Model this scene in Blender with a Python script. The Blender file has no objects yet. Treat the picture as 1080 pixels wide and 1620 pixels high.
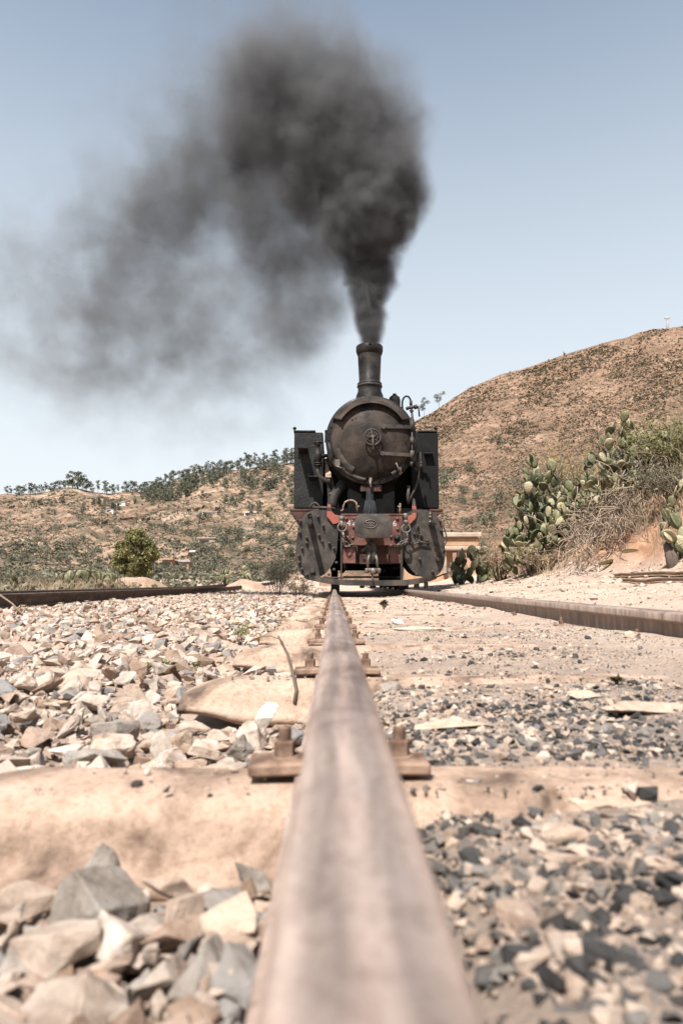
import bpy, bmesh, math, random
import numpy as np
from mathutils import Vector, Matrix, noise as mnoise

random.seed(7)
rng = np.random.default_rng(7)
SC = bpy.context.scene
COL = SC.collection
PI = math.pi

# ------------------------------------------------------------------ camera
CAM_Z = 0.20
PITCH, YAW = math.radians(5.97), math.radians(0.64)
F = 1080.0
cam = bpy.data.cameras.new('camera')
cam.sensor_fit = 'VERTICAL'
cam.sensor_height = 36.0
cam.lens = 24.0
cam.clip_start = 0.02
cam.clip_end = 6000
cam.dof.use_dof = True
cam.dof.focus_distance = 5.0
cam.dof.aperture_fstop = 6.0
camo = bpy.data.objects.new('camera', cam)
COL.objects.link(camo)
camo.location = (0, 0, CAM_Z)
camo.rotation_euler = (PI/2 + PITCH, 0, -YAW)
SC.camera = camo
RC = camo.rotation_euler.to_matrix()

# ------------------------------------------------------------------ light
TO_SUN = Vector((-0.20, -0.52, 0.83)).normalized()
world = bpy.data.worlds.new('World')
SC.world = world
world.use_nodes = True
wn, wl = world.node_tree.nodes, world.node_tree.links
wn.clear()
sky = wn.new('ShaderNodeTexSky')
sky.sky_type = 'NISHITA'
sky.sun_disc = False
sky.sun_elevation = math.asin(TO_SUN.z)
sky.sun_rotation = math.atan2(TO_SUN.x, TO_SUN.y)
sky.altitude = 1200
sky.air_density = 1.0
sky.dust_density = 2.2
sky.ozone_density = 1.0
hsv = wn.new('ShaderNodeHueSaturation')
hsv.inputs['Saturation'].default_value = 0.80
bg = wn.new('ShaderNodeBackground')
bg.inputs['Strength'].default_value = 0.076
wo = wn.new('ShaderNodeOutputWorld')
wl.new(sky.outputs[0], hsv.inputs['Color'])
# dusty air: the clear sky whitens steadily towards the horizon
wtc = wn.new('ShaderNodeTexCoord'); wsep = wn.new('ShaderNodeSeparateXYZ')
wl.new(wtc.outputs['Generated'], wsep.inputs[0])
wr = wn.new('ShaderNodeValToRGB')
_e = wr.color_ramp.elements
while len(_e) < 6: _e.new(0.5)
for _el, (_p, _v) in zip(_e, [(0.0, .97), (.15, .93), (.36, .70), (.52, .47), (.68, .22), (1.0, 0.02)]):
    _el.position = _p; _el.color = (_v, _v, _v, 1)
wl.new(wsep.outputs[2], wr.inputs[0])
wm = wn.new('ShaderNodeMix'); wm.data_type = 'RGBA'
wl.new(wr.outputs[0], wm.inputs[0]); wtint = wn.new('ShaderNodeMix'); wtint.data_type = 'RGBA'; wtint.blend_type = 'MULTIPLY'; wtint.inputs[0].default_value = 1.0
wtint.inputs[7].default_value = (.88, 1.06, 1.10, 1)
wl.new(hsv.outputs[0], wtint.inputs[6]); wl.new(wtint.outputs[2], wm.inputs[6])
wm.inputs[7].default_value = (5.6, 5.95, 6.15, 1)
wl.new(wm.outputs[2], bg.inputs['Color'])
wl.new(bg.outputs[0], wo.inputs['Surface'])
sl = bpy.data.lights.new('sun', 'SUN')
sl.energy = 5.0
sl.angle = math.radians(0.53)
sl.color = (1.0, 0.955, 0.905)
so = bpy.data.objects.new('sun', sl)
so.rotation_euler = TO_SUN.to_track_quat('Z', 'Y').to_euler()
so.location = (0, 0, 30)
COL.objects.link(so)
SC.view_settings.view_transform = 'Standard'
SC.view_settings.look = 'None'
SC.view_settings.gamma = 1.0
SC.view_settings.use_curve_mapping = False
SC.view_settings.exposure = 1.08
SC.render.engine = 'CYCLES'
SC.cycles.use_denoising = True
SC.cycles.max_bounces = 6
SC.cycles.volume_bounces = 1
SC.cycles.transparent_max_bounces = 8
SC.cycles.use_adaptive_sampling = True
SC.cycles.adaptive_threshold = 0.015

# ------------------------------------------------------------------ helpers
def P(px, py, Y):
    """world point seen at photo pixel (px,py) (1080x1620 frame) on the plane y = Y"""
    d = RC @ Vector(((px-540)/F, -(py-810)/F, -1.0))
    k = Y / d.y
    return Vector((d.x*k, Y, CAM_Z + d.z*k))

def to_px(p):
    c = RC.transposed() @ (Vector(p) - Vector((0, 0, CAM_Z)))
    return 540 + F*c.x/-c.z, 810 - F*c.y/-c.z

def hash2(ix, iy, seed):
    h = (ix.astype(np.int64)*374761393 + iy.astype(np.int64)*668265263 + seed*982451653) & 0x7fffffff
    h = ((h ^ (h >> 13)) * 1274126177) & 0x7fffffff
    return ((h ^ (h >> 16)) & 0xffff) / 65535.0

def vnoise(x, y, seed=0):
    x = np.asarray(x, float); y = np.asarray(y, float)
    ix, iy = np.floor(x), np.floor(y)
    fx, fy = x-ix, y-iy
    fx = fx*fx*(3-2*fx); fy = fy*fy*(3-2*fy)
    a = hash2(ix, iy, seed); b = hash2(ix+1, iy, seed)
    c = hash2(ix, iy+1, seed); d = hash2(ix+1, iy+1, seed)
    return (a*(1-fx)+b*fx)*(1-fy) + (c*(1-fx)+d*fx)*fy

def fbm(x, y, oct=4, seed=0, gain=0.5):
    s = 0; a = 1; t = 0
    x = np.asarray(x, float); y = np.asarray(y, float)
    for i in range(oct):
        s = s + a*vnoise(x*2**i + 13.7*i, y*2**i + 7.1*i, seed+i)
        t += a; a *= gain
    return s/t

class MB:
    """collects primitives, then links them as one mesh object"""
    def __init__(self):
        self.v = []; self.f = []; self.s = []
    def add(self, vs, fs, smooth=False):
        n = len(self.v)
        self.v += [tuple(p) for p in vs]
        for f in fs:
            self.f.append(tuple(i+n for i in f)); self.s.append(smooth)
        return self
    def box(self, a, b, rot=None, bev=0.0):
        c = [(a[i]+b[i])/2 for i in range(3)]
        h = [abs(b[i]-a[i])/2 for i in range(3)]
        bm = bmesh.new()
        bmesh.ops.create_cube(bm, size=2)
        for v in bm.verts:
            v.co = Vector((v.co.x*h[0], v.co.y*h[1], v.co.z*h[2]))
        if bev > 0:
            bmesh.ops.bevel(bm, geom=bm.edges[:], offset=min(bev, min(h)*0.9), segments=1, affect='EDGES')
        for v in bm.verts:
            if rot is not None: v.co = rot @ v.co
            v.co += Vector(c)
        return self.bm(bm)
    def bm(self, bm, smooth=False):
        bm.verts.index_update()
        self.add([v.co[:] for v in bm.verts], [[v.index for v in f.verts] for f in bm.faces], smooth)
        bm.free()
        return self
    def cyl(self, p0, p1, r0, r1=None, n=14, caps=True, smooth=True):
        r1 = r0 if r1 is None else r1
        p0, p1 = Vector(p0), Vector(p1)
        q = (p1-p0).to_track_quat('Z', 'Y')
        vs = []
        for p, r in ((p0, r0), (p1, r1)):
            for i in range(n):
                a = 2*PI*i/n
                vs.append(p + q @ Vector((r*math.cos(a), r*math.sin(a), 0)))
        self.add(vs, [(i, (i+1) % n, n+(i+1) % n, n+i) for i in range(n)], smooth)
        if caps:
            self.add(vs[:n], [tuple(range(n))[::-1]]); self.add(vs[n:], [tuple(range(n))])
        return self
    def tube(self, pts, r, n=8, smooth=True, closed=False):
        pts = [Vector(p) for p in pts]
        m = len(pts)
        rs = r if isinstance(r, (list, tuple)) else [r]*m
        vs = []; up = None
        for i, p in enumerate(pts):
            if closed: t = pts[(i+1) % m]-pts[i-1]
            else: t = pts[min(i+1, m-1)]-pts[max(i-1, 0)]
            t.normalize()
            if up is None:
                up = t.orthogonal().normalized()
            else:
                up = (up - t*up.dot(t))
                if up.length < 1e-5: up = t.orthogonal()
                up.normalize()
            w = t.cross(up)
            for k in range(n):
                a = 2*PI*k/n
                vs.append(p + (up*math.cos(a)+w*math.sin(a))*rs[i])
        fs = []
        for i in range(m if closed else m-1):
            j = (i+1) % m
            for k in range(n):
                fs.append((i*n+k, i*n+(k+1) % n, j*n+(k+1) % n, j*n+k))
        self.add(vs, fs, smooth)
        if not closed:
            self.add(vs[:n], [tuple(range(n))[::-1]]); self.add(vs[-n:], [tuple(range(n))])
        return self
    def lathe(self, prof, c, axis='Y', n=32, a0=0, a1=2*PI, smooth=True):
        """prof: list of (r, h) along the axis; c: centre"""
        c = Vector(c); full = abs(a1-a0-2*PI) < 1e-6
        m = n if full else n+1
        vs = []
        for r, h in prof:
            for i in range(m):
                a = a0 + (a1-a0)*i/n
                if axis == 'Y': o = Vector((r*math.cos(a), h, r*math.sin(a)))
                elif axis == 'Z': o = Vector((r*math.cos(a), r*math.sin(a), h))
                else: o = Vector((h, r*math.cos(a), r*math.sin(a)))
                vs.append(c+o)
        fs = []
        for j in range(len(prof)-1):
            for i in range(n):
                k = (i+1) % m if full else i+1
                fs.append((j*m+i, j*m+k, (j+1)*m+k, (j+1)*m+i))
        return self.add(vs, fs, smooth)
    def prism(self, outline, y0, y1, bev=0.0):
        """outline: (x,z) points; extruded along y"""
        n = len(outline)
        vs = [(x, y0, z) for x, z in outline] + [(x, y1, z) for x, z in outline]
        fs = [tuple(range(n)), tuple(range(2*n-1, n-1, -1))]
        fs += [(i, n+i, n+(i+1) % n, (i+1) % n) for i in range(n)]
        return self.add(vs, fs)
    def mesh(self, name, mat=None):
        me = bpy.data.meshes.new(name)
        me.from_pydata(self.v, [], self.f)
        me.polygons.foreach_set('use_smooth', self.s)
        bm = bmesh.new(); bm.from_mesh(me)
        bmesh.ops.remove_doubles(bm, verts=bm.verts, dist=1e-5)
        bmesh.ops.recalc_face_normals(bm, faces=bm.faces)
        bm.to_mesh(me); bm.free()
        if mat: me.materials.append(mat)
        return me
    def build(self, name, mat, parent=None, loc=None):
        """vertices are world coordinates; with loc the origin is put there"""
        org = Vector(loc) if loc is not None else (wloc(parent) if parent else Vector((0, 0, 0)))
        self.v = [tuple(Vector(p)-org) for p in self.v]
        o = bpy.data.objects.new(name, self.mesh(name, mat))
        return put(o, parent, org)

WL = {}
def wloc(o):
    return WL.get(o.name, Vector((0, 0, 0)))
def put(o, parent=None, world_loc=(0, 0, 0)):
    COL.objects.link(o)
    WL[o.name] = Vector(world_loc)
    if parent is not None:
        o.parent = parent
        o.location = Vector(world_loc) - wloc(parent)
    else:
        o.location = world_loc
    return o

def tag(o, label=None, cat=None, group=None, kind=None):
    if label: o['label'] = label
    if cat: o['category'] = cat
    if group: o['group'] = group
    if kind: o['kind'] = kind
    return o

def empty(name, loc, label, cat, group=None):
    o = bpy.data.objects.new(name, None)
    o.empty_display_size = 0.1
    put(o, None, loc)
    return tag(o, label, cat, group)

def raw_mesh(name, V, Fc, mat=None, smooth=False, attrs=None):
    """fast mesh from numpy arrays: V (n,3), Fc (m,k)"""
    me = bpy.data.meshes.new(name)
    V = np.asarray(V, np.float32); Fc = np.asarray(Fc, np.int32)
    k = Fc.shape[1]
    me.vertices.add(len(V)); me.vertices.foreach_set('co', V.ravel())
    me.loops.add(Fc.size); me.loops.foreach_set('vertex_index', Fc.ravel())
    me.polygons.add(len(Fc))
    me.polygons.foreach_set('loop_start', np.arange(0, Fc.size, k, dtype=np.int32))
    me.polygons.foreach_set('use_smooth', np.full(len(Fc), smooth))
    me.update(calc_edges=True)
    if attrs:
        for an, arr in attrs.items():
            at = me.attributes.new(an, 'FLOAT', 'POINT')
            at.data.foreach_set('value', np.asarray(arr, np.float32))
    if mat: me.materials.append(mat)
    return me

def rand_rot(n, tilt=None):
    """n random rotation matrices; tilt limits lean from upright (radians)"""
    a = rng.uniform(0, 2*PI, n)
    if tilt is None:
        q = rng.normal(size=(n, 4)); q /= np.linalg.norm(q, axis=1)[:, None]
        w, x, y, z = q.T
        return np.stack([1-2*(y*y+z*z), 2*(x*y-z*w), 2*(x*z+y*w), 2*(x*y+z*w), 1-2*(x*x+z*z), 2*(y*z-x*w),
                         2*(x*z-y*w), 2*(y*z+x*w), 1-2*(x*x+y*y)], 1).reshape(n, 3, 3)
    ca, sa = np.cos(a), np.sin(a); o = np.zeros(n); i1 = np.ones(n)
    Rz = np.stack([ca, -sa, o, sa, ca, o, o, o, i1], 1).reshape(n, 3, 3)
    t = rng.normal(0, tilt, n); ct, st = np.cos(t), np.sin(t)
    Rx = np.stack([i1, o, o, o, ct, -st, o, st, ct], 1).reshape(n, 3, 3)
    b = rng.uniform(0, 2*PI, n); cb, sb = np.cos(b), np.sin(b)
    Rb = np.stack([cb, -sb, o, sb, cb, o, o, o, i1], 1).reshape(n, 3, 3)
    return Rb @ Rx @ Rz

def scatter(protos, pos, scale, rot, rnd=None):
    """joins many copies of base shapes: returns V, F(tri), rnd"""
    Vs, Fs, Rs = [], [], []; off = 0
    pid = rng.integers(0, len(protos), len(pos))
    for k, (bv, bf) in enumerate(protos):
        idx = np.where(pid == k)[0]
        if not len(idx): continue
        v = np.einsum('nij,nkj->nki', rot[idx], bv[None]*scale[idx][:, None, :]) + pos[idx][:, None, :]
        f = bf[None] + (np.arange(len(idx))*len(bv))[:, None, None] + off
        Vs.append(v.reshape(-1, 3)); Fs.append(f.reshape(-1, bf.shape[1]))
        Rs.append(np.repeat(rng.random(len(idx)) if rnd is None else rnd[idx], len(bv)))
        off += v.shape[0]*v.shape[1]
    return np.concatenate(Vs), np.concatenate(Fs), np.concatenate(Rs)

# ------------------------------------------------------------------ materials
def ramp(nt, stops, interp='LINEAR'):
    r = nt.nodes.new('ShaderNodeValToRGB')
    r.color_ramp.interpolation = interp
    els = r.color_ramp.elements
    while len(els) < len(stops): els.new(0.5)
    for e, (p, c) in zip(els, stops):
        e.position = p; e.color = (c[0], c[1], c[2], 1)
    return r

def noise_node(nt, scale, detail=6, rough=0.6, coord=None, dist=0.0, map_scale=None):
    n = nt.nodes.new('ShaderNodeTexNoise')
    n.inputs['Scale'].default_value = scale
    n.inputs['Detail'].default_value = detail
    n.inputs['Roughness'].default_value = rough
    n.inputs['Distortion'].default_value = dist
    if coord is not None:
        if map_scale:
            m = nt.nodes.new('ShaderNodeMapping')
            m.inputs['Scale'].default_value = map_scale
            nt.links.new(coord, m.inputs['Vector'])
            coord = m.outputs[0]
        nt.links.new(coord, n.inputs['Vector'])
    return n

def mix(nt, a, b, fac, mode='MIX'):
    m = nt.nodes.new('ShaderNodeMix'); m.data_type = 'RGBA'; m.blend_type = mode
    for k, v in ((6, a), (7, b)):
        if isinstance(v, tuple): m.inputs[k].default_value = (*v, 1)
        else: nt.links.new(v, m.inputs[k])
    if isinstance(fac, (int, float)): m.inputs[0].default_value = fac
    else: nt.links.new(fac, m.inputs[0])
    return m.outputs[2]

def base_mat(name, rough=0.8, metal=0.0, spec=0.3):
    m = bpy.data.materials.new(name); m.use_nodes = True
    nt = m.node_tree; b = nt.nodes['Principled BSDF']
    b.inputs['Roughness'].default_value = rough
    b.inputs['Metallic'].default_value = metal
    b.inputs['Specular IOR Level'].default_value = spec
    tc = nt.nodes.new('ShaderNodeTexCoord')
    return m, nt, b, tc

def bump(nt, b, h, strength=0.4, dist=0.01):
    bp = nt.nodes.new('ShaderNodeBump')
    bp.inputs['Strength'].default_value = strength
    bp.inputs['Distance'].default_value = dist
    nt.links.new(h, bp.inputs['Height'])
    nt.links.new(bp.outputs[0], b.inputs['Normal'])

def worn(name, stops, scale=6, rough=0.6, metal=0.0, spec=0.3, bstr=0.3, bdist=0.004, fine=40, dust=None, map_scale=None, rr=None):
    """painted / bare metal with blotches, fine grain and optional dust"""
    m, nt, b, tc = base_mat(name, rough, metal, spec)
    n = noise_node(nt, scale, 8, 0.65, tc.outputs['Object'], 0.4, map_scale)
    r = ramp(nt, stops); nt.links.new(n.outputs['Fac'], r.inputs[0])
    col = r.outputs[0]
    if dust:
        n2 = noise_node(nt, scale*0.5, 5, 0.6, tc.outputs['Object'])
        r2 = ramp(nt, [(0.45, (0, 0, 0)), (0.75, (1, 1, 1))]); nt.links.new(n2.outputs['Fac'], r2.inputs[0])
        mm = nt.nodes.new('ShaderNodeMath'); mm.operation = 'MULTIPLY'; mm.inputs[1].default_value = dust[3]
        nt.links.new(r2.outputs[0], mm.inputs[0])
        col = mix(nt, col, tuple(dust[:3]), mm.outputs[0])
    nt.links.new(col, b.inputs['Base Color'])
    if rr:
        n4 = noise_node(nt, scale*1.7, 5, 0.6, tc.outputs['Object'])
        mr = nt.nodes.new('ShaderNodeMapRange')
        mr.inputs['From Min'].default_value = 0.3; mr.inputs['From Max'].default_value = 0.7
        mr.inputs['To Min'].default_value = rr[0]; mr.inputs['To Max'].default_value = rr[1]
        nt.links.new(n4.outputs['Fac'], mr.inputs['Value'])
        nt.links.new(mr.outputs[0], b.inputs['Roughness'])
    n3 = noise_node(nt, fine, 5, 0.6, tc.outputs['Object'])
    bump(nt, b, n3.outputs['Fac'], bstr, bdist)
    return m

STONE_STOPS = [(0.0, (.26, .185, .14)), (0.14, (.39, .30, .24)), (0.30, (.46, .37, .305)), (0.40, (.225, .20, .178)), (0.46, (.20, .192, .185)),
               (0.54, (.36, .315, .275)), (0.68, (.42, .325, .255)), (0.80, (.165, .105, .073)), (0.88, (.53, .45, .39)), (1.0, (.34, .25, .19))]
def stone_mat(name, source, stops=STONE_STOPS, fine=60.0, bdist=0.004):
    m, nt, b, tc = base_mat(name, 0.92, 0, 0.15)
    if source == 'object':
        oi = nt.nodes.new('ShaderNodeObjectInfo'); fac = oi.outputs['Random']
        geo = nt.nodes.new('ShaderNodeNewGeometry'); crd = geo.outputs['Position']
    else:
        at = nt.nodes.new('ShaderNodeAttribute'); at.attribute_name = 'rnd'; fac = at.outputs['Fac']
        crd = tc.outputs['Object']
    r = ramp(nt, stops); nt.links.new(fac, r.inputs[0])
    n = noise_node(nt, 22, 7, 0.65, crd, 0.6)
    r2 = ramp(nt, [(0.32, (.45, .38, .33)), (0.46, (.85, .80, .76)), (0.58, (1, 1, 1)), (0.72, (1.15, 1.04, .93))]); nt.links.new(n.outputs['Fac'], r2.inputs[0])
    c = mix(nt, r.outputs[0], r2.outputs[0], 0.8, 'MULTIPLY')
    n3 = noise_node(nt, 160, 4, 0.7, crd)
    r3 = ramp(nt, [(0.33, (.70, .68, .66)), (0.48, (1, 1, 1))]); nt.links.new(n3.outputs['Fac'], r3.inputs[0])
    c = mix(nt, c, r3.outputs[0], 0.5, 'MULTIPLY')
    nt.links.new(c, b.inputs['Base Color'])
    n2 = noise_node(nt, fine, 8, 0.7, crd)
    bump(nt, b, n2.outputs['Fac'], 1.0, bdist*1.5)
    return m

def leaf_mat(name, c0, c1, rough=0.55, source='rnd', trans=0.15):
    m, nt, b, tc = base_mat(name, rough, 0, 0.3)
    if source == 'rnd':
        at = nt.nodes.new('ShaderNodeAttribute'); at.attribute_name = 'rnd'; fac = at.outputs['Fac']
    else:
        oi = nt.nodes.new('ShaderNodeObjectInfo'); fac = oi.outputs['Random']
    c = mix(nt, c0, c1, fac)
    n = noise_node(nt, 9 if source != 'rnd' else 1.5, 4, 0.6, tc.outputs['Object'])
    r = ramp(nt, [(0.3, (.7, .7, .7)), (0.7, (1.2, 1.15, 1.0))]); nt.links.new(n.outputs['Fac'], r.inputs[0])
    c = mix(nt, c, r.outputs[0], 0.6, 'MULTIPLY')
    if source == 'object':
        vo = nt.nodes.new('ShaderNodeTexVoronoi'); vo.inputs['Scale'].default_value = 8.5; vo.inputs['Randomness'].default_value = .35
        nt.links.new(tc.outputs['Object'], vo.inputs['Vector'])
        rv = ramp(nt, [(0.10, (.38, .33, .25)), (0.22, (1, 1, 1))]); nt.links.new(vo.outputs['Distance'], rv.inputs[0])
        c = mix(nt, c, rv.outputs[0], 0.8, 'MULTIPLY')
        ns = noise_node(nt, 3.5, 6, 0.7, tc.outputs['Object'], 0.5)
        rs = ramp(nt, [(0.55, (0, 0, 0)), (0.72, (1, 1, 1))]); nt.links.new(ns.outputs['Fac'], rs.inputs[0])
        ms = nt.nodes.new('ShaderNodeMath'); ms.operation = 'MULTIPLY'; ms.inputs[1].default_value = .55; nt.links.new(rs.outputs[0], ms.inputs[0])
        c = mix(nt, c, (.26, .20, .13), ms.outputs[0])
        bump(nt, b, vo.outputs['Distance'], 0.4, 0.02)
    nt.links.new(c, b.inputs['Base Color'])
    return m

M = {}
M['black'] = worn('black_paint', [(0.3, (.006, .0055, .0055)), (0.5, (.012, .011, .0105)), (0.68, (.031, .026, .022))], 5, 0.5, 0, 0.14, 0.3, 0.004, 45, (.075, .058, .047, .28), rr=(.35, .7))
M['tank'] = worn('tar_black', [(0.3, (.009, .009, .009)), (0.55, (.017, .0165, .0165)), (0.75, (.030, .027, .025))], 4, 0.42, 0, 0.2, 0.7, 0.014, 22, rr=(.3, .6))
M['tankdark'] = worn('dull_black', [(0.3, (.006, .006, .006)), (0.55, (.010, .010, .010)), (0.75, (.016, .014, .013))], 4, 0.6, 0, 0.10, 0.3, 0.006, 20)  # right tank only: darker and duller than the left
M['door'] = worn('sooty_brown_steel', [(0.28, (.006, .0052, .0048)), (0.43, (.015, .0122, .0107)), (0.58, (.036, .0275, .023)), (0.8, (.075, .057, .047))], 3.2, 0.6, 0, 0.12, 0.45, 0.008, 30, (.11, .082, .064, .28), rr=(.5, .75))
M['steel'] = worn('dusty_grey_steel', [(0.3, (.014, .0125, .0115)), (0.5, (.028, .0245, .0215)), (0.7, (.060, .049, .041))], 6, 0.6, 0, 0.25, 0.4, 0.004, 60, (.13, .10, .08, .38))
M['red'] = worn('faded_red_paint', [(0.28, (.026, .017, .014)), (0.44, (.070, .029, .023)), (0.62, (.13, .051, .039)), (0.8, (.10, .066, .052))], 7, 0.65, 0, 0.3, 0.3, 0.003, 50, (.20, .13, .10, .35))
M['darkred'] = worn('dark_red_paint', [(0.3, (.015, .010, .009)), (0.5, (.05, .022, .017)), (0.72, (.10, .046, .034))], 7, 0.7, 0, 0.3, 0.3, 0.003, 50)  # darker red for draw plate, saddle, running plate and buffer stem
M['orange'] = worn('bright_red_paint', [(0.3, (.13, .042, .031)), (0.5, (.25, .068, .048)), (0.75, (.17, .085, .065))], 12, 0.6, 0, 0.3, 0.3, 0.003, 60)
M['rust'] = worn('rusty_iron', [(0.3, (.055, .032, .022)), (0.5, (.14, .085, .06)), (0.7, (.25, .165, .12))], 30, 0.85, 0, 0.2, 0.6, 0.002, 220, (.40, .285, .205, .6))
M['void'] = worn('near_black_shade', [(0.3, (.004, .004, .004)), (0.6, (.008, .0075, .007)), (0.8, (.016, .014, .012))], 5, 0.9, 0, 0.06)  # near-black colour stands in for shade on frames and wheels
M['bare'] = worn('bare_worn_steel', [(0.3, (.04, .034, .030)), (0.5, (.105, .087, .075)), (0.7, (.19, .158, .135))], 20, 0.5, 0.3, 0.4, 0.3, 0.002, 90)
M['blue'] = worn('blue_grey_canvas', [(0.3, (.009, .010, .012)), (0.6, (.018, .0195, .023)), (0.8, (.033, .034, .038))], 14, 0.8)
M['white'] = worn('chalky_white_paint', [(0.3, (.22, .17, .15)), (0.5, (.42, .38, .35)), (0.7, (.50, .46, .43))], 40, 0.8)

def rail_mat():
    m, nt, b, tc = base_mat('rail_steel', 0.5, 0.0, 0.35)
    geo = nt.nodes.new('ShaderNodeNewGeometry')
    pos = geo.outputs['Position']
    n = noise_node(nt, 1.0, 9, 0.68, pos, 0.3, (75, 5, 75))
    r = ramp(nt, [(0.28, (.14, .108, .093)), (0.45, (.23, .183, .159)), (0.6, (.30, .243, .212)), (0.78, (.39, .325, .285))]); nt.links.new(n.outputs['Fac'], r.inputs[0])
    n2 = noise_node(nt, 3, 6, 0.7, pos)
    r2 = ramp(nt, [(0.35, (.66, .60, .57)), (0.6, (1, 1, 1))]); nt.links.new(n2.outputs['Fac'], r2.inputs[0])
    top = mix(nt, r.outputs[0], r2.outputs[0], 0.9, 'MULTIPLY')
    npit = noise_node(nt, 260, 5, 0.75, pos)
    rpit = ramp(nt, [(0.36, (.45, .38, .34)), (0.47, (1, 1, 1))]); nt.links.new(npit.outputs['Fac'], rpit.inputs[0])
    top = mix(nt, top, rpit.outputs[0], 0.75, 'MULTIPLY')
    nbl = noise_node(nt, 11, 7, 0.7, pos, 0.8)
    rbl = ramp(nt, [(0.36, (.62, .55, .52)), (0.5, (1, 1, 1)), (0.68, (1.12, 1.08, 1.05))]); nt.links.new(nbl.outputs['Fac'], rbl.inputs[0])
    top = mix(nt, top, rbl.outputs[0], 0.8, 'MULTIPLY')
    # wheel-worn bands along the head: pale shoulders, a duller middle
    spx = nt.nodes.new('ShaderNodeSeparateXYZ'); nt.links.new(tc.outputs['Object'], spx.inputs[0])
    mx = nt.nodes.new('ShaderNodeMapRange'); mx.inputs['From Min'].default_value = -.026; mx.inputs['From Max'].default_value = .026
    nwx = noise_node(nt, 1.0, 4, 0.6, pos, 0, (6, 3.5, 6))
    awx = nt.nodes.new('ShaderNodeMath'); awx.operation = 'MULTIPLY_ADD'; awx.inputs[1].default_value = .02
    nt.links.new(nwx.outputs['Fac'], awx.inputs[0]); nt.links.new(spx.outputs[0], awx.inputs[2])
    sbx = nt.nodes.new('ShaderNodeMath'); sbx.operation = 'SUBTRACT'; sbx.inputs[1].default_value = .01; nt.links.new(awx.outputs[0], sbx.inputs[0])
    nt.links.new(sbx.outputs[0], mx.inputs['Value'])
    rbx = ramp(nt, [(0.0, (1.35, 1.28, 1.22)), (0.12, (1.22, 1.18, 1.14)), (0.22, (.74, .72, .71)), (0.36, (.70, .69, .69)), (0.46, (1.08, 1.04, 1.02)), (0.56, (.98, .95, .93)), (0.66, (.66, .66, .67)), (0.80, (.72, .71, .71)), (0.90, (1.15, 1.10, 1.06)), (1.0, (1.30, 1.22, 1.15))]); nt.links.new(mx.outputs[0], rbx.inputs[0])
    top = mix(nt, top, rbx.outputs[0], 0.8, 'MULTIPLY')
    ns = noise_node(nt, 1.0, 6, 0.65, pos, 0, (40, 30, 5))
    rs = ramp(nt, [(0.3, (.085, .055, .042)), (0.52, (.16, .105, .08)), (0.72, (.30, .215, .17))]); nt.links.new(ns.outputs['Fac'], rs.inputs[0])
    sep = nt.nodes.new('ShaderNodeSeparateXYZ'); nt.links.new(geo.outputs['Normal'], sep.inputs[0])
    mr = nt.nodes.new('ShaderNodeMapRange'); mr.inputs['From Min'].default_value = 0.35; mr.inputs['From Max'].default_value = 0.8
    nt.links.new(sep.outputs[2], mr.inputs['Value'])
    # lower flanges and web are rust brown, only the running head is worn bright
    sp = nt.nodes.new('ShaderNodeSeparateXYZ'); nt.links.new(tc.outputs['Object'], sp.inputs[0])
    mz = nt.nodes.new('ShaderNodeMapRange'); mz.inputs['From Min'].default_value = 0.078; mz.inputs['From Max'].default_value = 0.084
    nt.links.new(sp.outputs[2], mz.inputs['Value'])
    side = mix(nt, rs.outputs[0], (.36, .275, .225), mz.outputs[0])
    nsd = ramp(nt, [(0.35, (.45, .4, .38)), (0.6, (1, 1, 1))]); nt.links.new(ns.outputs['Fac'], nsd.inputs[0])
    side = mix(nt, side, nsd.outputs[0], mz.outputs[0], 'MULTIPLY')
    nt.links.new(mix(nt, side, top, mr.outputs[0]), b.inputs['Base Color'])
    n3 = noise_node(nt, 140, 5, 0.7, pos)
    bump(nt, b, n3.outputs['Fac'], 0.25, 0.002)
    return m
M['rail'] = rail_mat()
M['railshade'] = worn('shaded_rusty_rail', [(0.3, (.035, .024, .019)), (0.5, (.075, .050, .039)), (0.7, (.14, .098, .076))], 5, 0.8, map_scale=(8, 2, 3))  # left rails: rust darkened further for the shade on their sides

def sleeper_mat():
    m, nt, b, tc = base_mat('dusty_sleeper_steel', 0.85, 0, 0.2)
    geo = nt.nodes.new('ShaderNodeNewGeometry'); pos = geo.outputs['Position']
    n = noise_node(nt, 9, 7, 0.62, pos, 0.5)
    r = ramp(nt, [(0.32, (.09, .062, .047)), (0.42, (.23, .160, .117)), (0.54, (.36, .258, .193)), (0.75, (.43, .325, .255))]); nt.links.new(n.outputs['Fac'], r.inputs[0])
    n2 = noise_node(nt, 90, 6, 0.7, pos)
    r2 = ramp(nt, [(0.36, (.62, .55, .5)), (0.52, (1, 1, 1))]); nt.links.new(n2.outputs['Fac'], r2.inputs[0])
    nt.links.new(mix(nt, r.outputs[0], r2.outputs[0], 0.6, 'MULTIPLY'), b.inputs['Base Color'])
    n4 = noise_node(nt, 28, 8, 0.72, pos, 0.4)
    ad = nt.nodes.new('ShaderNodeMath'); ad.operation = 'ADD'
    nt.links.new(n2.outputs['Fac'], ad.inputs[0]); nt.links.new(n4.outputs['Fac'], ad.inputs[1])
    n5 = noise_node(nt, 320, 4, 0.75, pos)
    r5 = ramp(nt, [(0.35, (.55, .5, .46)), (0.45, (1, 1, 1))]); nt.links.new(n5.outputs['Fac'], r5.inputs[0])
    pc = b.inputs['Base Color'].links[0].from_socket
    nt.links.new(mix(nt, pc, r5.outputs[0], 0.6, 'MULTIPLY'), b.inputs['Base Color'])
    bump(nt, b, ad.outputs[0], 0.7, 0.004)
    return m
M['sleeper'] = sleeper_mat()

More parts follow.
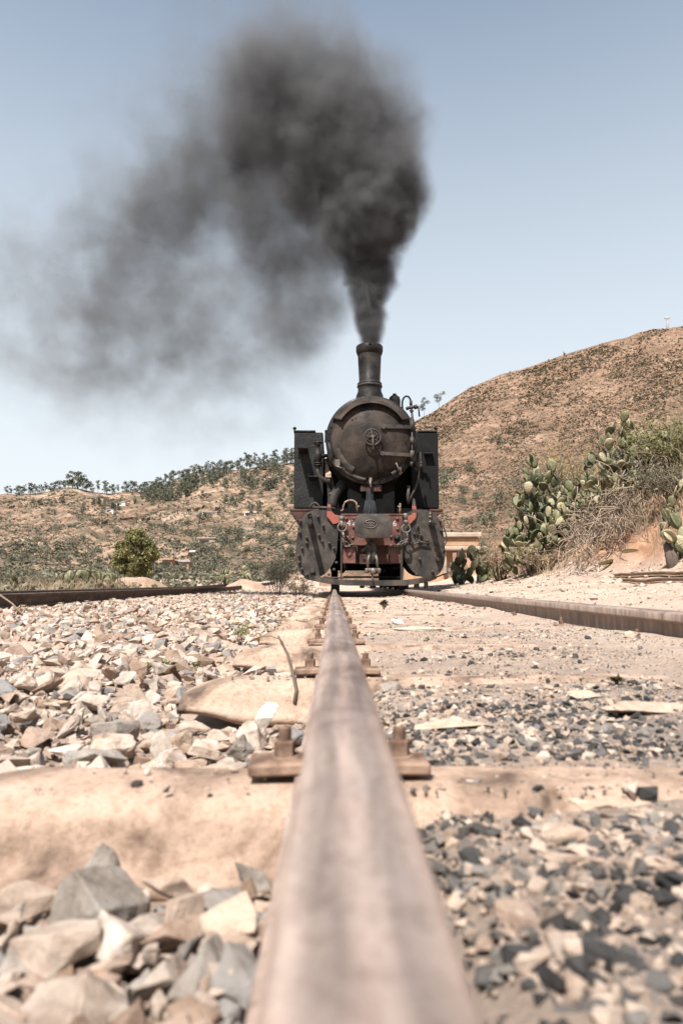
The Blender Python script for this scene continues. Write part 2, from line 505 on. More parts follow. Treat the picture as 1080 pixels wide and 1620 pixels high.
M['stone'] = stone_mat('loose_stone', 'object')
M['stones'] = stone_mat('ballast_stone', 'rnd')
COAL = [(0.0, (.028, .027, .027)), (0.2, (.065, .063, .062)), (0.38, (.13, .122, .115)), (0.5, (.235, .21, .187)), (0.62, (.38, .30, .24)), (0.85, (.47, .38, .31)), (1.0, (.28, .205, .155))]
M['coal'] = stone_mat('coal_and_grit', 'rnd', COAL, 150, 0.002)
PALE = [(0.0, (.44, .34, .265)), (0.5, (.50, .395, .31)), (1.0, (.40, .315, .25))]
M['pale'] = stone_mat('pale_flat_stone', 'object', PALE)
GREY = [(0.0, (.24, .215, .188)), (1.0, (.30, .265, .23))]
M['grey'] = stone_mat('grey_rock', 'object', GREY)
CHALK = [(0.0, (.74, .68, .60)), (1.0, (.78, .72, .64))]
M['chalk'] = stone_mat('white_rock', 'object', CHALK)

def ground_mat():
    m, nt, b, tc = base_mat('dusty_earth', 0.95, 0, 0.1)
    co = tc.outputs['Object']
    n = noise_node(nt, 1.3, 9, 0.6, co, 0.4)
    r = ramp(nt, [(0.3, (.32, .232, .175)), (0.5, (.42, .322, .255)), (0.7, (.49, .392, .32))]); nt.links.new(n.outputs['Fac'], r.inputs[0])
    n2 = noise_node(nt, 35, 8, 0.7, co)
    r2 = ramp(nt, [(0.32, (.62, .56, .52)), (0.5, (1, 1, 1)), (0.7, (1.08, 1.04, 1.0))]); nt.links.new(n2.outputs['Fac'], r2.inputs[0])
    c = mix(nt, r.outputs[0], r2.outputs[0], 0.8, 'MULTIPLY')
    # coal dust trodden into the dirt between the rails
    nc = noise_node(nt, 3.2, 8, 0.68, co, 0.6)
    rc = ramp(nt, [(0.44, (0, 0, 0)), (0.62, (1, 1, 1))]); nt.links.new(nc.outputs['Fac'], rc.inputs[0])
    at = nt.nodes.new('ShaderNodeAttribute'); at.attribute_name = 'coal'
    mm = nt.nodes.new('ShaderNodeMath'); mm.operation = 'MULTIPLY'; nt.links.new(rc.outputs[0], mm.inputs[0]); nt.links.new(at.outputs['Fac'], mm.inputs[1])
    c = mix(nt, c, (.17, .155, .142), mm.outputs[0])
    # red-orange soil of the cut bank
    ab = nt.nodes.new('ShaderNodeAttribute'); ab.attribute_name = 'bank'
    nb = noise_node(nt, 2.6, 8, 0.7, co)
    rb = ramp(nt, [(0.3, (.13, .068, .042)), (0.5, (.30, .17, .105)), (0.7, (.42, .275, .19))]); nt.links.new(nb.outputs['Fac'], rb.inputs[0])
    c = mix(nt, c, rb.outputs[0], ab.outputs['Fac'])
    nt.links.new(c, b.inputs['Base Color'])
    n3 = noise_node(nt, 24, 9, 0.72, co)
    n9 = noise_node(nt, 75, 8, 0.75, co)
    ad = nt.nodes.new('ShaderNodeMath'); ad.operation = 'MULTIPLY_ADD'; ad.inputs[1].default_value = .45
    nt.links.new(n9.outputs['Fac'], ad.inputs[0]); nt.links.new(n3.outputs['Fac'], ad.inputs[2])
    bump(nt, b, ad.outputs[0], 0.9, 0.022)
    return m
M['ground'] = ground_mat()

def hill_mat(name, stops, scrub, sc=0.12, dens=0.5):
    m, nt, b, tc = base_mat(name, 0.95, 0, 0.05)
    co = tc.outputs['Object']
    n = noise_node(nt, sc*0.5, 10, 0.62, co, 0.5)
    r = ramp(nt, stops); nt.links.new(n.outputs['Fac'], r.inputs[0])
    n2 = noise_node(nt, sc*9, 7, 0.75, co)
    r2 = ramp(nt, [(0.36, (.50, .44, .38)), (0.52, (1, 1, 1)), (0.7, (1.15, 1.1, 1.05))]); nt.links.new(n2.outputs['Fac'], r2.inputs[0])
    c = mix(nt, r.outputs[0], r2.outputs[0], 0.9, 'MULTIPLY')
    n4 = noise_node(nt, sc*3.0, 9, 0.75, co, 0.3)
    r4 = ramp(nt, [(dens, (0, 0, 0)), (dens+0.1, (1, 1, 1))]); nt.links.new(n4.outputs['Fac'], r4.inputs[0])
    ml = nt.nodes.new('ShaderNodeMath'); ml.operation = 'MULTIPLY'; ml.inputs[1].default_value = 0.75
    nt.links.new(r4.outputs[0], ml.inputs[0])
    c = mix(nt, c, scrub, ml.outputs[0])
    nt.links.new(c, b.inputs['Base Color'])
    n3 = noise_node(nt, sc*12, 6, 0.7, co)
    bump(nt, b, n3.outputs['Fac'], 0.7, 0.5)
    return m
M['hill_r'] = hill_mat('stony_hillside', [(0.3, (.15, .092, .062)), (0.5, (.25, .158, .108)), (0.7, (.35, .235, .168))], (.070, .056, .038), 0.20, 0.46)
M['hill_l'] = hill_mat('terraced_hillside', [(0.3, (.19, .120, .082)), (0.5, (.30, .198, .138)), (0.7, (.41, .29, .212))], (.062, .059, .042), 0.06, 0.435)
M['leaf_far'] = leaf_mat('grey_green_leaves', (.058, .066, .045), (.14, .14, .095))
M['leaf_far2'] = leaf_mat('olive_scrub_leaves', (.050, .044, .024), (.125, .098, .055))
M['leaf_olive'] = leaf_mat('olive_tree_leaves', (.085, .085, .030), (.20, .18, .075))
M['leaf_green'] = leaf_mat('green_leaves', (.07, .095, .025), (.16, .18, .06))
M['leaf_grey'] = leaf_mat('dusty_shrub_leaves', (.070, .070, .048), (.16, .145, .10))
M['straw'] = leaf_mat('dry_straw', (.17, .125, .08), (.38, .295, .20))
M['twig'] = leaf_mat('dry_twigs', (.10, .072, .052), (.36, .28, .22))
M['yellowgreen'] = leaf_mat('yellow_green_leaves', (.12, .115, .03), (.26, .22, .055))
M['grass'] = leaf_mat('tall_green_grass', (.065, .068, .028), (.19, .17, .085))
M['bark'] = worn('bark', [(0.3, (.05, .04, .03)), (0.6, (.13, .10, .08))], 12, 0.9)
M['pad'] = leaf_mat('cactus_pad', (.044, .050, .024), (.165, .16, .088), 0.5, 'object')
M['padpale'] = leaf_mat('pale_cactus_pad', (.17, .165, .095), (.38, .33, .22), 0.6, 'object')
M['yellow'] = worn('yellow_petals', [(0.3, (.65, .40, .03)), (0.7, (.75, .50, .05))], 20, 0.6)
M['plaster'] = worn('ochre_plaster', [(0.3, (.25, .145, .09)), (0.5, (.34, .21, .13)), (0.7, (.42, .29, .20))], 2, 0.9)
M['palewall'] = worn('pale_plaster', [(0.3, (.27, .21, .165)), (0.6, (.38, .31, .25))], 3, 0.9)
M['whitewall'] = worn('white_wall', [(0.3, (.60, .56, .52)), (0.6, (.72, .68, .64))], 2, 0.9)
M['tin'] = worn('tin_roof', [(0.3, (.24, .225, .215)), (0.6, (.37, .35, .335))], 2, 0.6)
M['teal'] = worn('teal_tin_roof', [(0.3, (.10, .27, .29)), (0.6, (.16, .36, .38))], 2, 0.6)
M['darkgap'] = worn('dark_opening', [(0.3, (.02, .016, .013)), (0.6, (.04, .033, .027))], 2, 0.9)
M['leaf_pale'] = leaf_mat('pale_grey_leaves', (.13, .125, .10), (.26, .235, .185))
M['brownrail'] = worn('old_brown_rail', [(0.3, (.14, .085, .055)), (0.5, (.27, .18, .12)), (0.7, (.42, .30, .21))], 4, 0.8, map_scale=(8, 1, 8))

# ================================================================== GROUND
R1, R2 = 0.009, 1.059           # rail centres (x)
RL2, RL1 = -2.74, -3.79         # parallel track on the left
def zground(x, y):
    x = np.asarray(x, float); y = np.asarray(y, float)
    wob = 0.25*(fbm(y*0.35, y*0+3.3, 3, 11)-0.5)
    xr = x + wob*np.clip((x-1.5)/1.5, 0, 1)
    low = np.interp(xr, [-9, -4.6, -4.2, -2.4, -2.2, -0.60, -0.40, -0.10, 0.02, 0.10, 0.5, 0.9, 1.02, 1.12, 2.0, 3.2, 3.75],
                    [.09, -.02, -.035, -.03, -.035, -.058, -.092, -.086, -.076, -.014, -.006, .012, .026, .034, .105, .205, .37])
    bank = np.interp(xr, [3.75, 4.3, 5.0, 5.6, 8, 14, 40], [0, .50, 1.45, 1.85, 2.3, 3.2, 5.2])
    m = np.interp(y, [-40, 0, 12.5, 19, 26, 60], [1.0, 1.0, 1.0, .38, .35, .6])
    rise = np.maximum(0, y-18)*0.012
    z = low + bank*m + rise + np.where(x < -4.6, 0.026*np.clip(-x-4.6, 0, 60), 0)
    near = (np.abs(x-0.535) < 0.5)
    amp = np.where(near, 0.020, np.where(x > 3.7, 0.30*np.clip((x-3.7)/0.6, 0.1, 1), np.where(x > 1.1, 0.05, 0.045)))
    z = z + amp*(fbm(x*2.2, y*2.2, 4, 3)-0.5) + np.where(x > 4.0, 0.25, 0.015)*(fbm(x*6, y*6, 3, 5)-0.5)
    far = np.clip((np.hypot(x, y)-150)/400, 0, 1)
    return z*(1-far) - 0.3*far
def axis(lo, hi, fine0, fine1, step, grow=1.22):
    a = list(np.arange(fine0, fine1+1e-6, step))
    s = step; v = fine1
    while v < hi: s *= grow; v += s; a.append(v)
    s = step; v = fine0; pre = []
    while v > lo: s *= grow; v -= s; pre.append(v)
    return np.array(pre[::-1]+a)
gx = axis(-2600, 2600, -3.0, 6.2, 0.045, 1.18)
gy = axis(-400, 3200, 0.0, 13.0, 0.075, 1.16)
GX, GY = np.meshgrid(gx, gy)
GZ = zground(GX, GY)
nx, ny = len(gx), len(gy)
ii = np.arange(nx*ny).reshape(ny, nx)
FQ = np.stack([ii[:-1, :-1].ravel(), ii[:-1, 1:].ravel(), ii[1:, 1:].ravel(), ii[1:, :-1].ravel()], 1)
coal = np.clip(1-np.abs(GX-0.535)/0.56, 0, 1)**0.3*np.where(np.abs(GX-0.535) < 0.54, 1, 0)*np.interp(GY, [0, 1, 2, 4, 9, 14], [.9, .7, .4, .3, .25, .2])
bankm = np.clip((GX-3.75)/0.35, 0, 1)*np.interp(GY, [0, 25, 40], [1, 1, .3])*np.interp(GX, [6, 12], [1, .5])
gme = raw_mesh('ground', np.stack([GX, GY, GZ], -1).reshape(-1, 3), FQ, M['ground'], True, {'coal': coal.ravel(), 'bank': bankm.ravel()})
ground = put(bpy.data.objects.new('ground', gme))
tag(ground, 'pale dusty earth under the tracks, rising into a bank on the right', kind='structure')

# ================================================================== HILLS
def elev_grid(ridge, base, Y0, Y1, shape, namp, seed, n_px=260, n_t=90, px0=-500, px1=1400, terr=0.0):
    rx = np.array([p for p, _ in ridge], float); ry = np.array([q for _, q in ridge], float)
    bx = np.array([p for p, _ in base], float); by = np.array([q for _, q in base], float)
    def surf(px, t):
        px = np.asarray(px, float); t = np.asarray(t, float)
        Y = Y0 + (Y1-Y0)*np.clip(t, 0, 2)**1.25
        pr = np.interp(px, rx, ry); pb = np.interp(px, bx, by)
        f = np.clip(t, 0, 1)**shape
        if terr: f = f + terr*np.sin(t*34+fbm(px*0.012, t*3, 3, seed+9)*9)*np.clip(t, 0, .2)*5*np.clip((1-t)*6, 0, 1)
        py = pb + (pr-pb)*f
        # level-camera projection is exact enough here; the pitch term is added as an angle
        ang = np.arctan((810-py)/F*np.cos(np.arctan((px-540)/F))) + PITCH
        az = np.arctan((px-540)/F) + YAW
        D = Y/np.cos(az)
        Z = CAM_Z + D*np.tan(ang)
        nz = (fbm(px*0.03, t*14, 5, seed)-0.5)*namp*(0.15+np.clip(t, 0, 1))*np.clip((1.0-t)*8+0.30, 0, 1)
        Z = Z + nz
        over = np.clip(t-1, 0, 2)
        Z = Z - over*(Z+20)*1.2
        return Y*np.tan(az), Y, Z
    px = np.linspace(px0, px1, n_px)
    t = np.concatenate([np.linspace(-0.0, 1, n_t), [1.04, 1.1, 1.25, 1.6, 2.0]])
    PXg, Tg = np.meshgrid(px, t)
    X, Y, Z = surf(PXg, Tg)
    Z[0] -= 3.0
    V = np.stack([X, Y, Z], -1).reshape(-1, 3)
    i2 = np.arange(V.shape[0]).reshape(len(t), n_px)
    Fc = np.stack([i2[:-1, :-1].ravel(), i2[:-1, 1:].ravel(), i2[1:, 1:].ravel(), i2[1:, :-1].ravel()], 1)
    return surf, V, Fc
RIDGE_L = [(-500, 830), (-200, 812), (0, 797), (60, 788), (120, 780), (170, 786), (225, 782), (262, 770), (300, 758), (340, 748), (400, 742), (460, 732), (560, 735), (700, 750), (900, 790), (1400, 850)]
BASE_L = [(-500, 918), (1400, 918)]
surfL, VL, FL = elev_grid(RIDGE_L, BASE_L, 58, 340, 0.85, 7.0, 21, 420, 130, -520, 1300, terr=0.012)
hill_l = put(bpy.data.objects.new('hill', raw_mesh('hill', VL, FL, M['hill_l'], True)))
tag(hill_l, 'far terraced brown hill with a wooded ridge behind the locomotive', kind='structure')
RIDGE_R = [(500, 905), (540, 860), (570, 790), (610, 715), (655, 668), (700, 647), (745, 617), (800, 594), (850, 581), (905, 566), (960, 551), (1000, 543), (1045, 533), (1080, 531), (1180, 520), (1400, 505)]
BASE_R = [(430, 915), (600, 905), (700, 882), (800, 872), (1080, 850), (1400, 850)]
surfR, VR, FR = elev_grid(RIDGE_R, BASE_R, 30, 215, 0.80, 4.5, 51, 420, 130, 505, 1420)
hill_r = put(bpy.data.objects.new('hill', raw_mesh('hill.001', VR, FR, M['hill_r'], True)))
tag(hill_r, 'steep scrubby stony hillside rising to the right', kind='structure')
def on_hill(surf, px, py):
    ts = np.linspace(0.0, 1.0, 400)
    X, Y, Z = surf(np.full(400, px), ts)
    pys = np.array([to_px((X[i], Y[i], Z[i]))[1] for i in range(0, 400, 4)])
    k = int(np.argmin(np.abs(pys-py)))*4
    return Vector((X[k], Y[k], Z[k]))

# small dirt mounds behind the left track
def mound(px, Y, w, h, dpt, label):
    c = P(px, 923, Y); z0 = float(zground(c.x, Y))
    n, m = 34, 18
    V = []; 
    for j in range(m):
        for i in range(n):
            u, v = i/(n-1)*2-1, j/(m-1)*2-1
            k = max(0, 1-u*u)*max(0, 1-v*v)
            zz = z0-0.12 + h*k**0.8*(0.8+0.45*float(fbm(u*3+px, v*3, 4, 2))) 
            V.append((c.x+u*w, Y+v*dpt, zz))
    Fc = [(j*n+i, j*n+i+1, (j+1)*n+i+1, (j+1)*n+i) for j in range(m-1) for i in range(n-1)]
    o = put(bpy.data.objects.new('dirt_mound', raw_mesh('dirt_mound', V, Fc, M['ground'], True, {'bank': [.55]*len(V)})))
    tag(o, label, kind='structure')
mound(205, 20, 1.3, 0.42, 0.9, 'low sandy mound behind the left track below the olive tree')
mound(388, 21, 0.75, 0.42, 0.9, 'low sandy mound at the far end of the left track')

# ================================================================== RAILS
def rail_profile(h=0.115, head=0.050, foot=0.094, web=0.013):
    a = head/2; f = foot/2; w = web/2
    half = [(f, 0), (f, 0.007), (w+0.006, 0.016), (w, 0.026), (w, h-0.044), (w+0.005, h-0.036), (a, h-0.029), (a, h-0.010), (a-0.003, h-0.0045), (a-0.0085, h-0.0015), (a-0.016, h)]
    return half + [(-x, z) for x, z in half[::-1]]
def rail(name, path, label, group=None, mat=None, prof=None, dz=0.0):
    """path: list of (x, y, z) of the foot centre"""
    prof = prof or rail_profile()
    mb = MB(); n = len(prof); vs = []
    for i, p in enumerate(path):
        a = Vector(path[max(i-1, 0)]); b = Vector(path[min(i+1, len(path)-1)])
        t = (b-a); t.z = 0; t.normalize(); s = Vector((t.y, -t.x, 0))
        for x, z in prof:
            vs.append(Vector(p) + s*x + Vector((0, 0, z)))
    fs = []
    for i in range(len(path)-1):
        for k in range(n):
            fs.append((i*n+k, i*n+(k+1) % n, (i+1)*n+(k+1) % n, (i+1)*n+k))
    mb.add(vs, fs, True)
    mb.add(vs[:n], [tuple(range(n))]); mb.add(vs[-n:], [tuple(range(n))[::-1]])
    o = mb.build(name, mat or M['rail'], None, loc=(path[0][0], path[0][1], path[0][2]))
    o.data.set_sharp_from_angle(angle=math.radians(35))
    return tag(o, label, 'rail', group)
def rail_path(x, y0, y1, step=0.6, wob=0.0015, seed=0):
    ys = np.arange(y0, y1, step)
    dx = wob*2*(fbm(ys*0.5, ys*0+seed, 2, seed)-0.5); dz = wob*(fbm(ys*0.6, ys*0+seed+5, 2, seed+1)-0.5)
    return [(x+a, y, b) for y, a, b in zip(ys, dx, dz)]
rail('rail', rail_path(R1, -1.2, 40), 'worn rail running straight from the lens to the locomotive')
rail('rail', rail_path(R2, -1.2, 40, seed=4), 'rusty rail on the right, with dusty sunlit head side')
rail('rail', [(x, y, 0.0+max(0, y-18)*0.012) for x, y, z in rail_path(RL2, -2, 32, seed=8)], 'rusty near rail of the parallel track on the left, shade in its colour', mat=M['railshade'])
rail('rail', [(x, y, 0.0+max(0, y-18)*0.012) for x, y, z in rail_path(RL1, -2, 32, seed=12)], 'rusty far rail of the parallel track on the left, shade in its colour', mat=M['railshade'])
# old rails lying on the sand to the right
def lying(px0, py0, Y0, px1, py1, Y1, label):
    a, b = P(px0, py0, Y0), P(px1, py1, Y1)
    d = (a-b)
    pts = [b - d*0.55 + d*1.55*i/10 for i in range(11)]
    pts = [(p.x, p.y, float(zground(p.x, p.y))+0.004) for p in pts]
    pr = [(0.03, 0), (0.03, 0.008), (0.008, 0.014), (0.008, 0.030), (0.022, 0.034), (0.022, 0.046), (-0.022, 0.046), (-0.022, 0.034), (-0.008, 0.030), (-0.008, 0.014), (-0.03, 0.008), (-0.03, 0)]
    return rail('discarded_rail', pts, label, None, M['brownrail'], pr)
lying(972, 911, 8.4, 1080, 917, 6.7, 'old brown rail lying loose on the sand, farther of two')
lying(985, 918, 7.5, 1080, 926, 6.0, 'old brown rail lying loose on the sand, nearer of two')

# ================================================================== SLEEPERS
def sleeper_mesh(x0, x1, w=0.205, h=0.072, nx=60, ny=26, lip=True):
    """pressed steel trough: flat top, rounded shoulders, steep sides, a lip along the foot and nosed ends"""
    prof = [(0, 0), (.30, .000), (.46, -.003), (.58, -.008), (.68, -.018), (.76, -.032), (.80, -.046), (.815, -.056), (.83, -.059), (.93, -.061), (1.0, -.063), (1.01, -.074)]
    us = np.linspace(-1, 1, ny)
    pa = np.array(prof); arc = np.concatenate([[0], np.cumsum(np.hypot(np.diff(pa[:, 0])*w/2, np.diff(pa[:, 1])))]); arc /= arc[-1]
    V = []; Fc = []
    for lay in (0, 1):
        th = 0.009*lay
        for i in range(nx):
            s_ = i/(nx-1)
            x = x0 + (x1-x0)*s_
            e = min(x-x0, x1-x)
            k = max(0, 1-e/0.13)
            end = 0.030*k**2.2
            for u in us:
                a_ = abs(u)
                yy = np.interp(a_, arc, pa[:, 0])*w/2; zz = np.interp(a_, arc, pa[:, 1])
                yy *= 1-.10*k**2
                zz = zz*(1-.70*k) - end - th
                yy = math.copysign(yy*(1-.06*lay), u)
                zz += 0.0028*(mnoise.noise((x*4, yy*7, x0))+0.35*mnoise.noise((x*19, yy*22, 3)))
                yy += .004*mnoise.noise((x*6, u*3, 9+x0))
                V.append((x, yy, zz))
    off = nx*ny
    for i in range(nx-1):
        for j in range(ny-1):
            a_ = i*ny+j
            Fc.append((a_, a_+ny, a_+ny+1, a_+1)); Fc.append((off+a_, off+a_+1, off+a_+ny+1, off+a_+ny))
    for i in range(nx-1):
        for j in (0, ny-1):
            a_ = i*ny+j; Fc.append((a_, a_+ny, off+a_+ny, off+a_))
    for j in range(ny-1):
        for i in (0, nx-1):
            a_ = i*ny+j; Fc.append((a_, a_+1, off+a_+1, off+a_))
    me = raw_mesh('steel_sleeper', V, Fc, M['sleeper'], True)
    bm = bmesh.new(); bm.from_mesh(me); bmesh.ops.recalc_face_normals(bm, faces=bm.faces); bm.to_mesh(me); bm.free()
    return me
def clip_mesh():
    mb = MB()
    mb.box((-0.034, -0.026, 0.0), (0.030, 0.026, 0.0125), bev=0.0025)
    return mb.mesh('clip_plate', M['rust'])
def nut_mesh():
    mb = MB()
    r = 0.0115
    mb.lathe([(r*0.86, 0.0175), (r, 0.0155), (r, 0.002), (r*0.9, 0.0)], (0, 0, 0), 'Z', 6, smooth=False)
    mb.add([(r*0.86*math.cos(i*PI/3), r*0.86*math.sin(i*PI/3), 0.0175) for i in range(6)], [tuple(range(6))])
    mb.cyl((0, 0, -0.001), (0, 0, 0.0015), 0.0140, n=16)
    return mb.mesh('nut', M['rust'])
def stud_mesh():
    mb = MB(); prof = []
    z = 0.016; r = 0.0072
    while z < 0.028:
        prof += [(r, z), (r-0.0011, z+0.0011)]; z += 0.0024
    prof += [(r*0.9, 0.0295), (0.0, 0.031)]
    mb.lathe(prof, (0, 0, 0), 'Z', 14)
    return mb.mesh('stud', M['rust'])
cm, nm, sm_ = clip_mesh(), nut_mesh(), stud_mesh()
smesh = sleeper_mesh(-0.315, 1.38)
smesh_long = sleeper_mesh(-0.43, 1.38)
def sleeper(mesh, cx, y, rails, label, group, z=0.0, full=True, rot=0.0):
    o = put(bpy.data.objects.new('steel_sleeper', mesh), None, (cx, y, z))
    o.rotation_euler.z = rot
    tag(o, label, 'sleeper', group)
    for rx in rails:
        for s in (-1, 1):
            c = bpy.data.objects.new('clip_plate', cm); COL.objects.link(c); c.parent = o
            c.location = (rx-cx+s*(0.060+random.uniform(-.002, .002)), random.uniform(-.004, .004), 0.007); c.rotation_euler.z = random.uniform(-.06, .06)
            c.rotation_euler.y = s*0.03
            if not full: continue
            n = bpy.data.objects.new('nut', nm); COL.objects.link(n); n.parent = o
            n.location = (rx-cx+s*0.060, c.location.y+0.004, 0.0195); n.rotation_euler.z = random.uniform(0, 1)
            st = bpy.data.objects.new('stud', sm_); COL.objects.link(st); st.parent = n
            st.rotation_euler.z = random.uniform(0, 3)
    return o
S0, DS = 0.738, 0.765
lab = ['rust dusted steel sleeper nearest the camera, crossing under the first bolt',
       'second steel sleeper, its pinched end open beside the white stone',
       'third steel sleeper with a dark hollow under its rounded end',
       'fourth steel sleeper with a dry white stalk lying before its end',
       'fifth steel sleeper from the camera, half sunk in pale stones']
for k in range(-1, 34):
    near = 0 <= k < 5
    sleeper(smesh_long if k == 0 else smesh, 0.0, S0+DS*k+(random.uniform(-.012, .012) if k > 0 else 0), (R1, R2),
            lab[k] if near else 'dusty steel sleeper under the locomotive\'s track, far along the rail', None if near else 'sleepers under the locomotive track',
            z=0.0 if k < 3 else random.uniform(-.004, .004), full=(k < 14))
hb_ = P(213, 1243, .70)
hole_ = MB(); hole_.lathe([(.0055, -.004), (.0055, .0012), (.004, .0018), (0, .0012)], (hb_.x, S0-.028, .0015), 'Z', 12)
first_ = [o for o in bpy.data.objects if o.get('label', '').startswith('rust dusted steel sleeper nearest')][0]
WL[first_.name] = Vector(first_.location); hole_.build('bolt_hole_disc', M['darkgap'] if 'darkgap' in M else M['void'], first_)  # dark disc standing in for the shade inside a bolt hole
# chips lodged on the sleepers
cx_, cy_, cs_ = [], [], []
for y_ in [S0+DS*k for k in range(-1, 9)]:
    n_ = 46
    cx_.append(rng.uniform(-.30, -.06, n_)); cy_.append(y_+rng.uniform(-.055, .055, n_)); cs_.append(.0012+.0055*rng.random(n_)**3)
cx_, cy_, cs_ = map(np.concatenate, (cx_, cy_, cs_))
sm2 = sleeper_mesh(-0.30, 1.40, nx=30, ny=14)
for k in range(36):
    y = 2.2+0.76*k+random.uniform(-.03, .03)
    sleeper(sm2, RL1, y, (RL1, RL2), 'pale steel sleeper end poking out below the left parallel rail', 'sleepers under the left parallel track', z=-0.004+max(0, y-18)*0.012, full=False)

# ================================================================== STONES
def rock_proto(n=14, sq=(1, 1, 1), seed=0, sub=0, amp=1.0):
    r = random.Random(seed)
    bm = bmesh.new()
    for _ in range(n):
        v = Vector((r.gauss(0, 1), r.gauss(0, 1), r.gauss(0, 1))).normalized()
        v *= r.uniform(0.78, 1.12)
        # chop towards a box for angular, fractured faces
        m = max(abs(v.x), abs(v.y), abs(v.z))
        v = v.lerp(v/m*0.95, r.uniform(0.2, 0.7))
        bm.verts.new((v.x*sq[0], v.y*sq[1], v.z*sq[2]))
    res = bmesh.ops.convex_hull(bm, input=bm.verts)
    bmesh.ops.delete(bm, geom=[g for g in res['geom_interior'] if isinstance(g, bmesh.types.BMVert)], context='VERTS')
    bmesh.ops.dissolve_limit(bm, angle_limit=math.radians(14), verts=bm.verts, edges=bm.edges)
    if sub:
        bmesh.ops.bevel(bm, geom=bm.edges[:], offset=0.05*min(1, amp), segments=1, affect='EDGES', profile=0.5)
        bmesh.ops.triangulate(bm, faces=bm.faces)
        bmesh.ops.subdivide_edges(bm, edges=bm.edges[:], cuts=sub, use_grid_fill=True); bmesh.ops.triangulate(bm, faces=bm.faces)
        for v in bm.verts:
            c = v.co.copy()
            d = mnoise.noise(c*2.0+Vector((seed, 0, 0)))*0.10 - abs(mnoise.noise(c*4.5+Vector((seed*3, 1, 0))))*0.09 + mnoise.noise(c*13+Vector((seed, 5, 0)))*0.025
            v.co += c.normalized()*d*amp
    bmesh.ops.triangulate(bm, faces=bm.faces)
    bm.verts.index_update()
    V = np.array([v.co[:] for v in bm.verts]); Fc = np.array([[v.index for v in f.verts] for f in bm.faces])
    bm.free()
    return V, Fc
protos = [rock_proto(random.randint(9, 14), (1, random.uniform(.6, .95), random.uniform(.38, .75)), i) for i in range(22)]
protos_hi = [rock_proto(random.randint(11, 16), (1, random.uniform(.62, .95), random.uniform(.40, .72)), 100+i, 2) for i in range(16)]
protos_ang = [rock_proto(random.randint(9, 12), (1, random.uniform(.7, .95), random.uniform(.50, .80)), 300+i, 2, .85) for i in range(16)]
hi_meshes = [raw_mesh('ballast_stone', v, f, M['stone'], False) for v, f in protos_hi]
ang_meshes = [raw_mesh('ballast_stone', v, f, M['stone'], False) for v, f in protos_ang]
hi_pale = [raw_mesh('flat_stone', v*np.array([1, 1, .6]), f, M['pale'], False) for v, f in protos_hi[:6]]

def in_view(x, y, z, mx=40):
    d = y
    px = 540+F*np.tan(np.arctan2(x, y)-YAW); 
    ang = np.arctan2(z-CAM_Z, np.hypot(x, y))
    py = 810 - F*np.tan(ang-PITCH)
    return (px > -mx) & (px < 1080+mx) & (py < 1620+mx) & (y > 0.1)

# --- ballast heap left of the near rail: dart-throw on a grid with jitter
def ballast(x0, x1, y0, y1, cell):
    xs = np.arange(x0, x1, cell); ys = np.arange(y0, y1, cell)
    X, Y = np.meshgrid(xs, ys); X = X.ravel()+rng.uniform(-.5, .5, X.size)*cell; Y = Y.ravel()+rng.uniform(-.5, .5, Y.size)*cell
    return X, Y
SLEEP_Y = np.array([S0+DS*k for k in range(-1, 34)])
def keep_clear(x, y, size):
    """keep stones off the sleeper tops and rails"""
    dy = np.min(np.abs(y[:, None]-SLEEP_Y[None]), 1)
    on_sl = (dy < 0.118+size*0.35) & (x > np.where(np.abs(y-S0) < .3, -.44, -0.325)) & (x < 0.02)
    on_r = (np.abs(x-R1) < 0.050+size*0.5)
    on_r2 = (np.abs(x-RL2) < 0.05+size*0.5) | (np.abs(x-RL1) < 0.05+size*0.5)
    return ~(on_sl | on_r | on_r2)
bx, by, bs = [], [], []
for (y0, y1, cell, smin, smax, xl) in ((0.16, 1.6, .040, .016, .046, -2.5), (1.6, 4.2, .046, .016, .045, -2.6), (4.2, 9.0, .060, .018, .046, -4.6), (9, 17, .085, .022, .050, -4.6), (17, 26, .13, .03, .06, -4.6)):
    x, y = ballast(xl, -0.04, y0, y1, cell)
    s = smin + (smax-smin)*rng.random(len(x))**2.3
    bx.append(x); by.append(y); bs.append(s)
NEAR0 = sum(map(len, bx))
for cell_, a_, b_ in ((.030, .016, .018), (.019, .008, .011)):
    x, y = ballast(-.60, -0.045, .2, .66, cell_); bx.append(x); by.append(y); bs.append(a_+b_*rng.random(len(x))**1.4)
# a layer of smaller chips between
for (y0, y1, cell, smin, smax, xl) in ((0.16, 1.6, .024, .006, .015, -.9), (1.6, 4.0, .036, .008, .016, -1.9)):
    x, y = ballast(xl, -0.04, y0, y1, cell)
    s = smin + (smax-smin)*rng.random(len(x))
    bx.append(x); by.append(y); bs.append(s)
bx, by, bs = map(np.concatenate, (bx, by, bs))
k = keep_clear(bx, by, bs); bx, by, bs = bx[k], by[k], bs[k]
# thin out where earth shows
k = (by < .7) | (fbm(bx*2.5, by*2.5, 3, 77) < 0.68) | (rng.random(len(bx)) < 0.3); bx, by, bs = bx[k], by[k], bs[k]
bz = zground(bx, by) + np.where(by < .66, .022*rng.random(len(bx)), 0) + bs*rng.uniform(0.05, 0.5, len(bx)) + np.where(bs > .03, .004, 0)
# the 280 that show largest become single stones
vis = in_view(bx, by, bz)
appar = np.where(vis & (by > 0.30) & (bx < -0.04), bs/by, 0)
